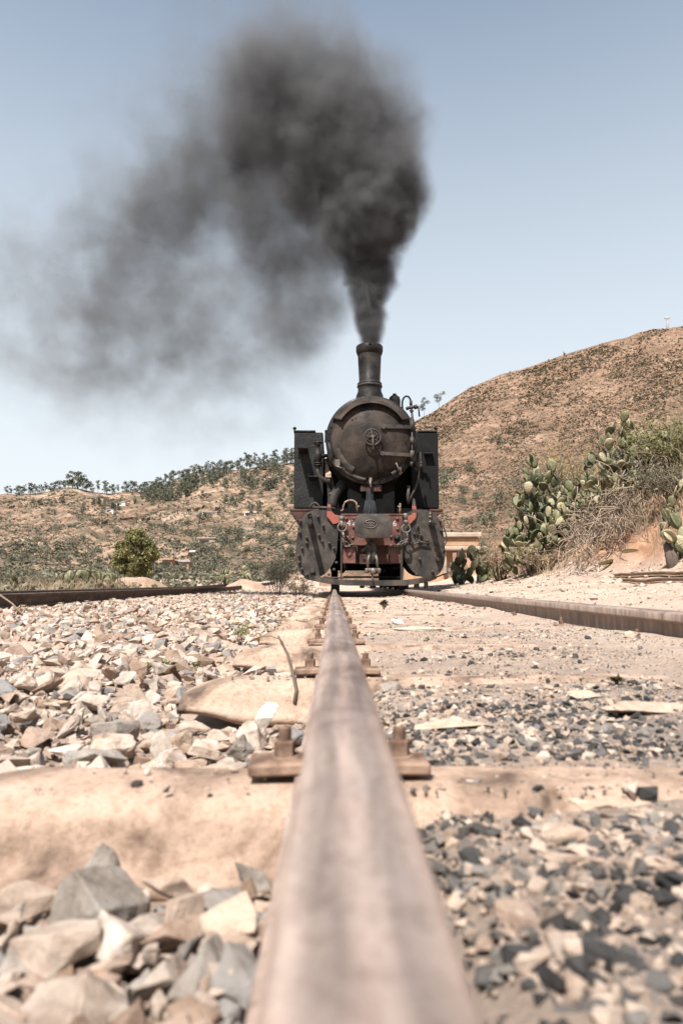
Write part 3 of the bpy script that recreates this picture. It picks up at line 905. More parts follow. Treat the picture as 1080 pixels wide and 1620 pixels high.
# leave room for the hand-placed big rocks
HAND = []   # (px, py, Y, half-size, mesh kind, label, squash, rotation)
def hand(px, py, Y, s, mat, label, name='rock', rot=(0, 0, 0), sq=(1, 1, 1), proto=0, group=None, cat='rock'):
    HAND.append((px, py, Y, s, mat, label, name, rot, sq, proto, group, cat))
hand(425, 1108, 1.28, .034, 'chalk', 'chalky white stone propped on the second sleeper by the rail', 'white_stone', (.3, -.5, .2), (1, .8, 1.1), 5, cat='stone')
hand(120, 1590, 0.45, .046, 'stone', 'big tan rock with a dark fissure at the lower left corner', rot=(.1, .2, 1.1), sq=(1.1, .9, .8), proto=1)
hand(268, 1398, 0.60, .024, 'stone', 'brown wedge of stone right beside the pointed grey rock', rot=(.2, .4, .3), sq=(1.1, .8, .8), proto=8)
hand(365, 1445, 0.54, .032, 'pale', 'smooth pale stone wedged between the grey rock and the rail', rot=(.4, .2, -.5), sq=(1, 1, .8), proto=2, cat='stone')
hand(345, 1530, 0.48, .034, 'grey', 'pale grey slab-like stone below the wedged pale stone', rot=(.5, -.2, .6), sq=(1.2, .8, .7), proto=7, cat='stone')
hand(405, 1365, 0.62, .022, 'grey', 'grey stone touching the rail below the first bolt', rot=(.3, .5, .2), sq=(1.3, .7, .6), proto=9, cat='stone')
hand(255, 1545, 0.485, .030, 'stone', 'stone shadowed on one side under the pointed grey rock', rot=(.2, .3, .9), sq=(1, .8, .9), proto=10, cat='stone')
hand(155, 1160, 1.02, .036, 'grey', 'blue grey angular rock behind the nearest sleeper', rot=(.1, .2, .4), sq=(1.25, .8, .75), proto=4)
hand(180, 1105, 1.22, .042, 'stone', 'brown blocky rock left of the second sleeper end', rot=(.2, .1, .8), sq=(1.2, .9, .8), proto=6)
hand(335, 1148, 1.12, .036, 'stone', 'rough brown rock in front of the second sleeper end', rot=(.3, .2, .1), sq=(1.3, .8, .6), proto=11)
hand(30, 1430, 0.58, .040, 'stone', 'sandy rock cut by the left edge beside the pointed grey rock', rot=(.1, .3, .2), sq=(1, 1, .7), proto=12)
hand(40, 1095, 1.25, .036, 'stone', 'tan rock with a shaded face at the left edge behind the sleeper', rot=(.3, .2, 1.2), sq=(1, .8, .8), proto=13)
hand(620, 1112, 1.38, .030, 'grey', 'blue grey stone right of the rail past the second bolt', rot=(.2, .3, .4), sq=(1, .8, .7), proto=14, cat='stone')
hand(1025, 1135, 1.10, .075, 'pale', 'wide flat pale stone between the rails near the right edge', 'flat_stone', (.05, .05, .3), (1.2, .75, .28), 0, cat='stone')
hand(715, 1155, 1.05, .060, 'pale', 'long pale flat stone right of the rail before dark cinders', 'flat_stone', (.05, -.03, .05), (1.1, .55, .25), 4, cat='stone')
hand(925, 1098, 1.25, .034, 'pale', 'flat cream stone half sunk between the rails', 'flat_stone', (.1, 0, .3), (1.2, .8, .3), 2, cat='stone')
hand(690, 972, 4.2, .085, 'pale', 'rounded cream rock between the rails before the locomotive', 'pale_rock', (.1, .1, .4), (1, .8, .5), 1)
hand(632, 985, 3.6, .055, 'chalk', 'small bright white rock between the rails left of the cream rock', 'white_stone', (.1, .3, .4), (1, .8, .6), 8, cat='stone')
hand(668, 1001, 3.0, .095, 'pale', 'long flat stone on cinders between the rails', 'flat_stone', (0, .05, .1), (1.6, .5, .18), 3, cat='stone')
hand(890, 1390, 0.60, .026, 'pale', 'oval pale stone among the near dark cinders', 'flat_stone', (.1, .1, .3), (1.1, .8, .5), 5, cat='stone')
hand(890, 1432, 0.55, .030, 'stone', 'long tan stone under the oval pale stone in cinders', rot=(0, .1, -.2), sq=(1.5, .6, .5), proto=3, cat='stone')
hand(560+265, 1545, .45, .020, 'stone', 'orange tinted pebble among the cinders low in the picture', 'pebble', (.1, .1, .3), (1, .9, .8), 2, cat='stone')
hand(935, 1310, .68, .034, 'pale', 'pale slab lying across cinders right of the nearest sleeper', 'flat_stone', (.06, .1, .2), (1.3, .7, .35), 1, cat='stone')
hand(990, 1010, 2.75, .040, 'pale', 'rounded pale stone at the foot of the right rail', 'pale_stone', (.1, .1, .2), (1.1, .8, .7), 6, cat='stone')
hand(1000, 1036, 2.25, .034, 'pale', 'knobby pale stone on the dirt short of the right rail', 'pale_stone', (.3, .1, .2), (1.1, .8, .7), 7, cat='stone')
def hull_rock(pts, mat, label, seed):
    bm = bmesh.new()
    for px, py, Y in pts: bm.verts.new(P(px, py, Y))
    res = bmesh.ops.convex_hull(bm, input=bm.verts)
    bmesh.ops.delete(bm, geom=[g for g in res['geom_interior'] if isinstance(g, bmesh.types.BMVert)], context='VERTS')
    bmesh.ops.bevel(bm, geom=bm.edges[:], offset=.0012, segments=1, affect='EDGES')
    bmesh.ops.triangulate(bm, faces=bm.faces)
    for _ in range(2): bmesh.ops.subdivide_edges(bm, edges=bm.edges[:], cuts=1); bmesh.ops.triangulate(bm, faces=bm.faces)
    for v in bm.verts:
        q = v.co*55
        v.co += Vector((mnoise.noise(q+Vector((seed, 0, 0))), mnoise.noise(q+Vector((0, seed, 5))), mnoise.noise(q+Vector((9, 0, seed)))))*.0022 - Vector((0, 0, abs(mnoise.noise(q*2.3))*.0012))
    c = sum((v.co for v in bm.verts), Vector())/len(bm.verts)
    mb = MB(); mb.bm(bm); o = mb.build('rock', M[mat], None, loc=c)
    tag(o, label, 'rock'); return c
hx, hy, hs = [], [], []
c_ = hull_rock([(72, 1484, .56), (150, 1502, .535), (228, 1466, .57), (160, 1440, .528), (238, 1424, .578), (116, 1374, .565), (188, 1366, .61), (92, 1398, .575), (100, 1478, .64), (222, 1446, .66), (75, 1530, .60), (215, 1520, .62)], 'grey', 'large angular grey rock standing below the nearest sleeper', 3)
hx.append(c_.x); hy.append(c_.y); hs.append(.056)
c_ = hull_rock([(122, 1390, .622), (164, 1328, .632), (176, 1336, .636), (192, 1366, .640), (186, 1410, .62), (138, 1415, .64), (120, 1420, .66), (190, 1430, .655)], 'grey', 'pointed stone rising behind the large angular grey rock', 6)
hx.append(c_.x); hy.append(c_.y); hs.append(.03)
for (px, py, Y, s, mat, label, name, rot, sq, pr, grp, cat) in HAND:
    p = P(px, py, Y)
    v, f = (protos_ang if name == 'rock' else protos_hi)[pr]
    me = raw_mesh(name, v, f, M[mat], False)
    o = bpy.data.objects.new(name, me)
    zg = float(zground(p.x, p.y))
    put(o, None, (p.x, p.y, max(zg+s*sq[2]*0.25, min(p.z, zg+s*sq[2]*1.0+.012))))
    o.scale = (s*sq[0], s*sq[1], s*sq[2]); o.rotation_euler = rot
    tag(o, label, cat, grp)
    hx.append(p.x); hy.append(p.y); hs.append(s)
hx, hy, hs = map(np.array, (hx, hy, hs))
d = np.min(np.hypot(bx[:, None]-hx[None], by[:, None]-hy[None]) - hs[None]*np.where(hy < .7, .85, .5)[None], 1)
okk = (d > 0) | (bs < 0.014) | ((d > -.02) & (bs < .02) & (by > .7))
bx, by, bs, bz, appar = bx[okk], by[okk], bs[okk], bz[okk], appar[okk]
order = np.argsort(-appar)
single = order[:275]
rest = np.setdiff1d(np.arange(len(bx)), single)
Rm = rand_rot(len(bx), 0.5)
for i in single:
    o = bpy.data.objects.new('ballast_stone', random.choice(hi_meshes if by[i] > .75 else ang_meshes))
    COL.objects.link(o)
    o.matrix_world = Matrix.Translation((bx[i], by[i], bz[i])) @ Matrix(Rm[i].tolist()).to_4x4() @ Matrix.Diagonal((bs[i]*random.uniform(.95, 1.3), bs[i]*random.uniform(.8, 1.1), bs[i]*random.uniform(.6, 1.0), 1))
    tag(o, 'loose angular ballast stone lying left of the near rail', 'stone', 'loose ballast stones left of the near rail')
for i in ():
    pass
sc3 = bs[rest][:, None]*np.stack([np.ones(len(rest)), rng.uniform(.8, 1.15, len(rest)), rng.uniform(.75, 1.2, len(rest))], 1)
V, Fc, R = scatter(protos, np.stack([bx, by, bz], 1)[rest], sc3, Rm[rest])
tag(put(bpy.data.objects.new('ballast', raw_mesh('ballast', V, Fc, M['stones'], False, {'rnd': R}))), 'pale broken ballast stones spread between the two tracks', kind='stuff')

# --- cinders, grit and pebbles between the rails
px_, py_, ps_ = [], [], []
for (y0, y1, cell, smin, smax) in ((0.16, 1.5, .0095, .0025, .0125), (1.5, 3.2, .016, .0035, .014), (3.2, 7, .034, .007, .020), (7, 11, .06, .010, .024)):
    x, y = ballast(0.05, 1.02, y0, y1, cell)
    s = smin + (smax-smin)*rng.random(len(x))**3.0
    px_.append(x); py_.append(y); ps_.append(s)
for (y0, y1, cell, smin, smax) in ((.2, .665, .0105, .0045, .0125), (.83, 1.22, .0125, .0045, .0115)):
    x, y = ballast(0.06, 1.02, y0, y1, cell)
    px_.append(x); py_.append(y); ps_.append(-(smin + (smax-smin)*rng.random(len(x))**2.0))
px_, py_, ps_ = map(np.concatenate, (px_, py_, ps_))
dense_ = ps_ < 0; ps_ = np.abs(ps_)
dens = fbm(px_*3.5, py_*3.5, 4, 91)
sl = np.min(np.abs(py_[:, None]-SLEEP_Y[None]), 1)
pr = np.interp(dens, [.43, .58], [0.10, 1.0])*np.where(sl < .09, .16, 1)*np.interp(py_, [0, .62, .8, 1.3, 3, 6], [1.6, 1.5, .9, .50, .26, .28])
pr = np.where(dense_, np.interp(fbm(px_*4, py_*4, 3, 92), [.34, .52], [.25, .95]), pr)
k = (rng.random(len(px_)) < pr); px_, py_, ps_, dense_ = px_[k], py_[k], ps_[k], dense_[k]
k = np.abs(px_-R1) > .045; px_, py_, ps_, dense_ = px_[k], py_[k], ps_[k], dense_[k]
pz_ = np.maximum(zground(px_, py_), np.where(np.min(np.abs(py_[:, None]-SLEEP_Y[None]), 1) < .06, -.002, -9)) + ps_*rng.uniform(-.15, .35, len(ps_))
shade = np.clip(fbm(px_*2.2, py_*2.2, 3, 55)*1.6-.3, 0, 1)*np.interp(py_, [.7, 1.1, 1.7, 3], [.2, .35, .75, .8])
rnd_ = np.clip(rng.random(len(px_))*(1-shade*.55)+shade*.45, 0, 1)
rnd_ = np.where(dense_, rng.random(len(px_))**1.5*.80, rnd_)
V, Fc, R = scatter(protos, np.stack([px_, py_, pz_], 1), ps_[:, None]*np.ones((1, 3)), rand_rot(len(px_), 0.6), rnd_)
tag(put(bpy.data.objects.new('cinders', raw_mesh('cinders', V, Fc, M['coal'], False, {'rnd': R}))), 'dark coal cinders and pale grit between the rails', kind='stuff')
V, Fc, R = scatter(protos[:8], np.stack([cx_, cy_, .001+cs_*.3], 1), cs_[:, None]*np.ones((1, 3)), rand_rot(len(cx_)))
tag(put(bpy.data.objects.new('chips', raw_mesh('chips', V, Fc, M['stones'], False, {'rnd': R}))), 'small stone chips lying on the sleeper tops', kind='stuff')
# --- fine grit trodden into the dirt
x, y = ballast(0.04, 1.02, 0.2, 3.4, .0085)
k = rng.random(len(x)) < np.interp(y, [0, 1, 2, 3.4], [.55, .6, .5, .25])*np.interp(fbm(x*6, y*6, 3, 17), [.35, .6], [.25, 1.0]); x, y = x[k], y[k]
s = .0011+.0035*rng.random(len(x))**2
zz_ = np.maximum(zground(x, y), np.where(np.min(np.abs(y[:, None]-SLEEP_Y[None]), 1) < .06, -.001, -9))
grit_protos = [rock_proto(6, (1, .8, .7), 500+i) for i in range(6)]
V, Fc, R = scatter(grit_protos, np.stack([x, y, zz_+s*.25], 1), s[:, None]*np.ones((1, 3)), rand_rot(len(x)))
tag(put(bpy.data.objects.new('grit', raw_mesh('grit', V, Fc, M['coal'], False, {'rnd': .22+.78*R}))), 'fine grit trodden into the dirt between the rails', kind='stuff')
x, y = ballast(1.12, 4.2, .5, 14, .05)
k = rng.random(len(x)) < np.interp(fbm(x*2, y*2, 3, 18), [.35, .6], [.15, .8]); x, y = x[k], y[k]
s = .003+.014*rng.random(len(x))**3
V, Fc, R = scatter(grit_protos, np.stack([x, y, zground(x, y)+s*.2], 1), s[:, None]*np.ones((1, 3)), rand_rot(len(x)))
tag(put(bpy.data.objects.new('grit', raw_mesh('grit.001', V, Fc, M['stones'], False, {'rnd': R}))), 'small stones scattered over the sandy strip right of the track', kind='stuff')
# --- sparse stones on the sand right of the right rail and along the bank foot
x, y = ballast(1.13, 4.0, 2.0, 16.0, .085)
k = rng.random(len(x)) < np.interp(x, [1.1, 1.4, 2.6, 3.2, 4], [.55, .2, .22, .8, .9])*np.interp(fbm(x*1.2, y*1.2, 3, 8), [.35, .6], [.3, 1]); x, y = x[k], y[k]
s = .008+.045*rng.random(len(x))**4
V, Fc, R = scatter(protos, np.stack([x, y, zground(x, y)+s*.2], 1), s[:, None]*np.array([[1, 1, .8]]), rand_rot(len(x), .3))
tag(put(bpy.data.objects.new('gravel', raw_mesh('gravel', V, Fc, M['stones'], False, {'rnd': .18*R+.22}))), 'scattered pale stones on the sand right of the track', kind='stuff')

# ================================================================== LOCOMOTIVE
LXC = 0.560
loco = empty('steam_locomotive', (LXC, 9.6, 0.115), 'sooty black steam locomotive with red buffer beam standing on the track', 'locomotive')
def inst(name, me, parent, world_loc, rot=None, scale=None):
    o = bpy.data.objects.new(name, me)
    put(o, parent, world_loc)
    if rot: o.rotation_euler = rot
    if scale: o.scale = scale
    return o
YB, YS, YT = 9.90, 10.35, 11.20
sc = P(587, 696, YS)                       # smokebox axis
SR = P(659, 696, YS).x - sc.x
cx = sc.x
# smokebox shell, front ring and boiler
mb = MB()
mb.lathe([(SR*0.80, 0.02), (SR*0.985, 0.0), (SR*1.0, 0.012), (SR*1.0, 0.05), (SR*.975, 0.055), (SR*.975, 1.25), (SR*.99, 1.26), (SR*.99, 1.30), (SR*.93, 1.31)], sc, 'Y', 64)
sb = mb.build('smokebox', M['black'], loco)
bolt = MB(); bolt.lathe([(0.0, -.014), (.008, -.012), (.012, -.004), (.013, 0)], (0, 0, 0), 'Y', 8)
rivet_me = bolt.mesh('rivet', M['black'])
for k in range(40):
    a = 2*PI*k/40
    inst('rivet', rivet_me, sb, (sc.x+SR*.93*math.cos(a), YS+0.004, sc.z+SR*.93*math.sin(a)))
mb = MB()
mb.lathe([(SR*.90, 1.3), (SR*.90, 4.9)], sc, 'Y', 48)
mb.build('boiler', M['black'], loco)
# door: dished plate
mb = MB()
DR = SR*0.875
prof = [(0, -.185), (DR*.12, -.184), (DR*.3, -.176), (DR*.5, -.155), (DR*.68, -.122), (DR*.82, -.085), (DR*.92, -.048), (DR*.97, -.026), (DR*1.0, -.018), (DR*1.0, .012)]
mb.lathe(prof, sc, 'Y', 72)
door = mb.build('smokebox_door', M['door'], loco)
for (px, py) in ((557, 664), (563, 662), (640, 690), (566, 725), (600, 662), (553, 705), (625, 735)):
    p = P(px, py, YS-.13); inst('rivet', rivet_me, door, p)
# visor above the door, with end caps and centre strut
mb = MB()
vis = [(SR*.955, -.004), (SR*.955, -.020), (SR*.80, -.160), (SR*.772, -.178), (SR*.760, -.168), (SR*.79, -.145), (SR*.93, -.006)]
mb.lathe(vis, sc, 'Y', 40, math.radians(31), math.radians(150))
visor = mb.build('visor', M['door'], loco)
mb = MB()
for ang in (31, 150, 92):
    a = math.radians(ang); u = Vector((math.cos(a), 0, math.sin(a))); w = Vector((-math.sin(a), 0, math.cos(a)))*0.009
    pts = [(SR*.962, -.002), (SR*.962, -.026), (SR*.765, -.190), (SR*.75, -.165)]
    if ang != 92: pts += [(SR*.80, -.02)]
    vs = [sc + u*r + Vector((0, h, 0)) + w for r, h in pts] + [sc + u*r + Vector((0, h, 0)) - w for r, h in pts]
    n = len(pts)
    mb.add(vs, [tuple(range(n)), tuple(range(2*n-1, n-1, -1))] + [(i, n+i, n+(i+1) % n, (i+1) % n) for i in range(n)])
mb.build('visor_rib', M['black'], loco)
# pale flange strip low on the left of the door
mb = MB()
mb.lathe([(DR*1.005, -.012), (DR*1.0, -.050), (DR*.86, -.098), (DR*.83, -.085)], sc, 'Y', 14, math.radians(196), math.radians(240))
mb.build('door_flange', M['steel'], loco); mb = MB()
mb.lathe([(DR*1.07, -.004), (DR*1.06, -.030), (DR*.99, -.042), (DR*.98, -.02)], sc, 'Y', 12, math.radians(222), math.radians(262))
mb.build('door_flange', M['steel'], loco); mb = MB()
mb.lathe([(DR*1.07, -.004), (DR*1.06, -.030), (DR*.97, -.052), (DR*.96, -.02)], sc, 'Y', 6, math.radians(300), math.radians(322))
mb.build('door_flange', M['steel'], loco)
# handwheel with spokes and locking lever
hw = P(589, 691.5, YS-.26)
mb = MB(); R_ = .122
ring = [hw+Vector((R_*math.cos(2*PI*i/28), 0, R_*math.sin(2*PI*i/28))) for i in range(28)]
mb.tube(ring, .013, 8, closed=True)
ring2 = [hw+Vector((.075*math.cos(2*PI*i/20), .012, .075*math.sin(2*PI*i/20))) for i in range(20)]
mb.tube(ring2, .007, 6, closed=True)
for k in range(5):
    a = 2*PI*k/5+.5
    mb.cyl(hw, hw+Vector((R_*math.cos(a), 0, R_*math.sin(a))), .011, .009, 6)
mb.cyl(hw+Vector((0, .10, 0)), hw+Vector((0, -.035, 0)), .028, .024, 14)
wheel = mb.build('handwheel', M['steel'], door)
mb = MB()
mb.tube([hw+Vector((.004, -.03, .02)), hw+Vector((.004, -.045, -.05)), hw+Vector((.006, -.05, -.20))], [.018, .015, .019], 8)
mb.cyl(hw+Vector((0, -.02, 0)), hw+Vector((0, -.06, 0)), .03, .026, 12)
mb.build('locking_lever', M['bare'], door)
# hinge straps
for (x0, y0, x1, y1, h0, h1) in ((606.5, 674, 653, 675.5, 4.2, 3.2), (604.5, 717, 653, 720, 3.4, 3.4)):
    mb = MB(); n = 10; top, bot = [], []
    vs = []
    for i in range(n+1):
        s = i/n; px = x0+(x1-x0)*s; py = y0+(y1-y0)*s; hh = h0+(h1-h0)*s
        rr = abs(px-587)/72*SR
        yy = YS-.20+.145*min(1, (rr/DR))**2 - .02
        a = P(px, py-hh*.8, yy); b = P(px, py+hh*.8, yy)
        vs += [a, b, b+Vector((0, .05, 0)), a+Vector((0, .05, 0))]
    fs = []
    for i in range(n):
        for k in range(4): fs.append((i*4+k, i*4+(k+1) % 4, i*4+4+(k+1) % 4, i*4+4+k))
    fs += [(0, 1, 2, 3), (n*4+3, n*4+2, n*4+1, n*4)]
    mb.add(vs, fs)
    c0 = P(x0, y0, YS-.215); mb.cyl(c0, c0+Vector((0, .06, 0)), h0*.0105, n=12)
    mb.build('hinge', M['steel'], door)
# hinge pin column
mb = MB()
mb.cyl(P(651.5, 668, YS-.05), P(651.5, 733, YS-.05), .016, n=10)
for y0, y1, r in ((664, 681, .036), (692, 702, .03), (713, 727, .034)):
    mb.cyl(P(651.5, y0, YS-.05), P(651.5, y1, YS-.05), r, n=12)
mb.cyl(P(651, 731, YS-.05), P(650, 738, YS-.05), .03, .018, n=10)
mb.build('hinge_pin', M['steel'], loco)
# door dogs
mb = MB()
for (ax, ay, bx_, by_) in ((626, 732, 633, 748), (531, 737, 543, 742)):
    a, b = P(ax, ay, YS-.11), P(bx_, by_, YS-.08)
    mb.tube([a, b], [.013, .017], 8)
    mb.cyl(b, b+Vector((0, .1, 0)), .022, n=8)
mb.box(P(629, 746, YS-.07), P(634, 740, YS-.03), bev=.004)
mb.box(P(529, 737, YS-.08), P(538, 728, YS-.02), bev=.006)
mb.tube([P(585, 760, YS-.06), P(586, 766, YS-.07), P(587, 776, YS-.05)], [.022, .018, .014], 8)
mb.cyl(P(586, 757, YS-.02), P(586, 762, YS-.05), .028, n=10)
mb.build('door_clamp', M['bare'], loco)
# chimney
YC = YS+.42
c0 = P(584.5, 627, YC); ct = P(584.5, 549, YC); rr = lambda w: w/2/F*YC*1.006
mb = MB(); H = ct.z-c0.z
base_z = sc.z+math.sqrt(SR**2-.19**2)*.9
zz = lambda py: P(584.5, py, YC).z - c0.z
mb.lathe([(rr(39)*1.25, base_z-c0.z), (rr(39)*1.1, zz(626)), (rr(38), zz(620)), (rr(37.5), zz(614)), (rr(39.5), zz(612)), (rr(39.5), zz(609.5)), (rr(37), zz(608)), (rr(35.5), zz(605)), (rr(34), zz(604)), (rr(38), zz(562)), (rr(38), zz(557)), (rr(31), zz(557)), (rr(30), zz(600))], c0, 'Z', 40)
chim = mb.build('chimney', M['black'], loco)
mb = MB()
mb.lathe([(rr(38.3), zz(562)), (rr(40), zz(561.5)), (rr(43.5), zz(556)), (rr(43.5), zz(549.5)), (rr(41), zz(548.2)), (rr(36), zz(548.2)), (rr(34), zz(556))], c0, 'Z', 40)
mb.box(c0+Vector((-.025, -rr(44)-.012, zz(552))), c0+Vector((.022, -rr(40), zz(546))), bev=.006)
mb.build('chimney_rim', M['black'], chim)
mb = MB()
mb.lathe([(rr(38), zz(613.5)), (rr(41), zz(612.6)), (rr(41), zz(611)), (rr(38), zz(610))], c0, 'Z', 40)
mb.lathe([(rr(37), zz(609)), (rr(39.5), zz(608.4)), (rr(39.5), zz(607.3)), (rr(36), zz(606.4))], c0, 'Z', 40)
mb.build('chimney_band', M['steel'], chim)
# sand dome / whistle behind the chimney, plus further domes and cab behind
YD = 11.6
dc = P(624, 655, YD); zt = P(624, 624, YD).z
mb = MB(); r = 9.4/F*YD
mb.lathe([(r, 0), (r, (zt-dc.z)*.70), (r*.9, (zt-dc.z)*.84), (r*.55, (zt-dc.z)*.93), (r*.32, (zt-dc.z)*.95), (r*.32, (zt-dc.z)*1.03), (0, (zt-dc.z)*1.04)], dc-Vector((0, 0, .0)), 'Z', 20)
mb.build('safety_valve', M['black'], loco)
mb = MB()
mb.lathe([(.34, 0), (.33, .35), (.26, .48), (.12, .55), (0, .56)], (cx, 12.6, sc.z+SR*.80), 'Z', 28)
mb.build('steam_dome', M['black'], loco)
# gooseneck pipe and whistle valve on the right shoulder
YG = YS+.25
mb = MB()
pts = [(636.5, 647), (635.8, 641), (636.3, 634), (638.5, 629), (642, 626.6), (646, 627.6), (648.6, 631.5), (649.5, 636)]
mb.tube([P(x, y, YG) for x, y in pts], .015, 8)
mb.build('gooseneck_pipe', M['black'], loco)
mb = MB()
mb.cyl(P(649.5, 634, YG), P(649.7, 641, YG), .024, n=10)
mb.cyl(P(650, 638, YG), P(650.5, 653, YG), .02, n=10)
mb.cyl(P(643.5, 645.5, YG), P(659, 643.5, YG-.03), .024, n=10)
mb.cyl(P(655, 644.5, YG-.05), P(659.5, 643, YG-.05), .036, n=10)
mb.cyl(P(644, 644, YG), P(645, 648, YG), .03, n=10)
mb.cyl(P(648.7, 648, YG), P(652.6, 652, YG), .026, n=10)
mb.build('steam_valve', M['steel'], loco)
mb = MB(); mb.tube([P(661, 642, YG-.06), P(662, 648, YG-.06), P(663, 659, YG-.06)], [.012, .011, .013], 6)
mb.build('valve_lever', M['black'], loco)
# pipes hugging the right of the smokebox
mb = MB()
mb.tube([P(x, y, YS+.08) for x, y in ((651, 652), (652.5, 665), (655.5, 680), (658, 694), (659, 706), (657, 718), (655.5, 722))], .018, 8)
mb.tube([P(x, y, YS+.10) for x, y in ((650, 660), (654, 672), (656.5, 690))], .014, 8)
mb.build('handrail_pipe', M['steel'], loco)
mb = MB()
mb.tube([P(x, y, YS+.22) for x, y in ((661, 735), (662, 750), (659, 765), (654, 777), (648, 790), (645, 798))], .02, 8)
mb.tube([P(x, y, YS+.18) for x, y in ((646, 768), (645, 785), (645, 797))], .026, 8)
mb.tube([P(x, y, YS+.25) for x, y in ((662, 716), (663, 730), (662, 738))], .036, 8)
for y in (733, 737): mb.cyl(P(656, y, YS+.22), P(667, y, YS+.22), .03, n=8)
mb.build('drain_pipe', M['steel'], loco)
# left shoulder: oiler bracket, blower valve with handwheel
YV = YS+.25
mb = MB()
mb.tube([P(516, 684, YS+.1), P(515, 700, YS+.1)], [.022, .016], 8)
mb.box(P(519.5, 686, YS+.0), P(526, 703, YS+.1), bev=.01)
mb.tube([P(520, 700, YS), P(523.5, 720, YS+.02), P(524, 738, YS+.05)], [.05, .055, .03], 8)
mb.box(P(513.5, 680, YS+.05), P(519, 684, YS+.12), bev=.008)
mb.build('oil_lubricator', M['black'], loco)
mb = MB()
vx = 502.5
mb.lathe([(.03, 0), (.058, .02), (.066, .12), (.054, .2), (.03, .215), (.03, .27), (.042, .28), (.042, .30), (.018, .31), (.014, .42)], P(vx, 733, YV), 'Z', 16)
mb.cyl(P(vx, 732, YV), P(vx, 734.3, YV), .068, n=14); mb.cyl(P(vx, 735.5, YV), P(vx, 737.5, YV), .066, n=14)
mb.cyl(P(506, 721.5, YV), P(516, 721, YV+.1), .03, n=10)
mb.build('blower_valve', M['black'], loco)
mb = MB(); hwc = P(502.5, 700.5, YV)
mb.tube([hwc+Vector((.062*math.cos(2*PI*i/20), .062*math.sin(2*PI*i/20), 0)) for i in range(20)], .010, 6, closed=True)
for k in range(4):
    a = PI*k/2; mb.cyl(hwc, hwc+Vector((.06*math.cos(a), .06*math.sin(a), 0)), .007, n=6)
mb.cyl(hwc-Vector((0, 0, .02)), hwc+Vector((0, 0, .015)), .016, n=8)
mb.build('valve_handwheel', M['black'], loco)
mb = MB()
mb.tube([P(x, y, YV) for x, y in ((502.5, 737), (502.8, 746), (504.5, 752), (509, 756.5), (515, 760), (521, 764))], .034, 10)
mb.tube([P(x, y, YV+.05) for x, y in ((519, 758), (520.5, 775), (521, 795))], .03, 10)
mb.build('blower_pipe', M['steel'], loco)
mb = MB()
mb.tube([P(x, y, YS+.3) for x, y in ((545, 764), (538, 772), (530, 782), (526, 796), (524, 806))], .085, 14)
mb.build('steam_pipe', M['steel'], loco)
mb = MB()
mb.tube([P(x, y, YS+.25) for x, y in ((526, 779), (525, 785), (523, 792), (524, 800))], .012, 6)
mb.tube([P(x, y, YS+.25) for x, y in ((520, 782), (523, 780), (527, 783), (525, 788))], .010, 6)
mb.build('wire', M['bare'], loco)
# side tanks
for side in (0, 1):
    x0, x1 = (464.5, 511) if side == 0 else (651, 692.5)
    a, b = P(x0, 804, YT), P(x1, 684, YT)
    mb = MB(); zt_ = b.z
    xi = a.x if side == 0 else b.x
    # front plate slightly dented: subdivided
    bm = bmesh.new(); bmesh.ops.create_cube(bm, size=1)
    for v in bm.verts:
        v.co = Vector((a.x+(b.x-a.x)*(v.co.x+.5), YT+3.2*(v.co.y+.5), a.z+(zt_-a.z)*(v.co.z+.5)))
    bmesh.ops.bevel(bm, geom=bm.edges[:], offset=.012, segments=2, affect='EDGES')
    mb.bm(bm)
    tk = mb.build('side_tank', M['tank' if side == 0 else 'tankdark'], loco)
    mb = MB()
    nx0, nx1 = (464.5, 499) if side == 0 else (661, 691.5)
    p0, p1 = P(nx0, 683.6, YT+.05), P(nx1, 682.4, YT+.05)
    mb.box((p0.x, YT-.006, p0.z), (p1.x, YT+2.8, p1.z+.006), bev=.003)
    mb.box((p0.x+.18, YT+.3, p1.z+.004), (p1.x-.06, YT+.9, p1.z+.03), bev=.004)
    mb.build('tank_lid', M['steel'], tk)
    mb = MB()
    k = P(466 if side == 0 else 689, 680, YT+.06)
    mb.lathe([(.012, -.06), (.012, .0), (.03, .01), (.03, .035), (.012, .05), (0, .052)], k, 'Z', 10)
    mb.build('lamp_knob', M['black'], tk)
# small steps standing proud of the left tank front; they throw the long slanting shadows
for (xa, xb, y, L) in ((473, 488.5, 716.5, .46), (488.5, 504, 758.5, .34)):
    a, b = P(xa, y, YT), P(xb, y, YT)
    mb = MB()
    mb.box((a.x, YT-L, a.z-.010), (b.x, YT+.01, a.z+.010), bev=.003)
    for x in (a.x, b.x-.016): mb.box((x, YT-L-.003, a.z-.012), (x+.016, YT-L+.02, a.z+.045), bev=.003)
    mb.build('step', M['black'], loco)
a, b = P(670, 718.5, YT), P(684, 718.5, YT)
MB().box((a.x, YT-.12, a.z-.010), (b.x, YT+.01, a.z+.010), bev=.003).build('step', M['black'], loco)
# running plate with corner gussets
zp = P(580, 804, 10.9).z
mb = MB()
xl, xr = P(458, 805, YT-.15).x, P(700, 805, YT-.15).x
mb.box((xl, YT-.15, zp-.03), (xr, YT+3.4, zp+.004), bev=.006)
for x, s in ((xl, 1), (xr, -1)):
    mb.prism([(x+s*.01, zp-.03), (x+s*.30, zp-.03), (x+s*.30, zp-.34), (x+s*.19, zp-.25)], YT-.14, YT-.12)
mb.build('running_plate', M['darkred'], loco)
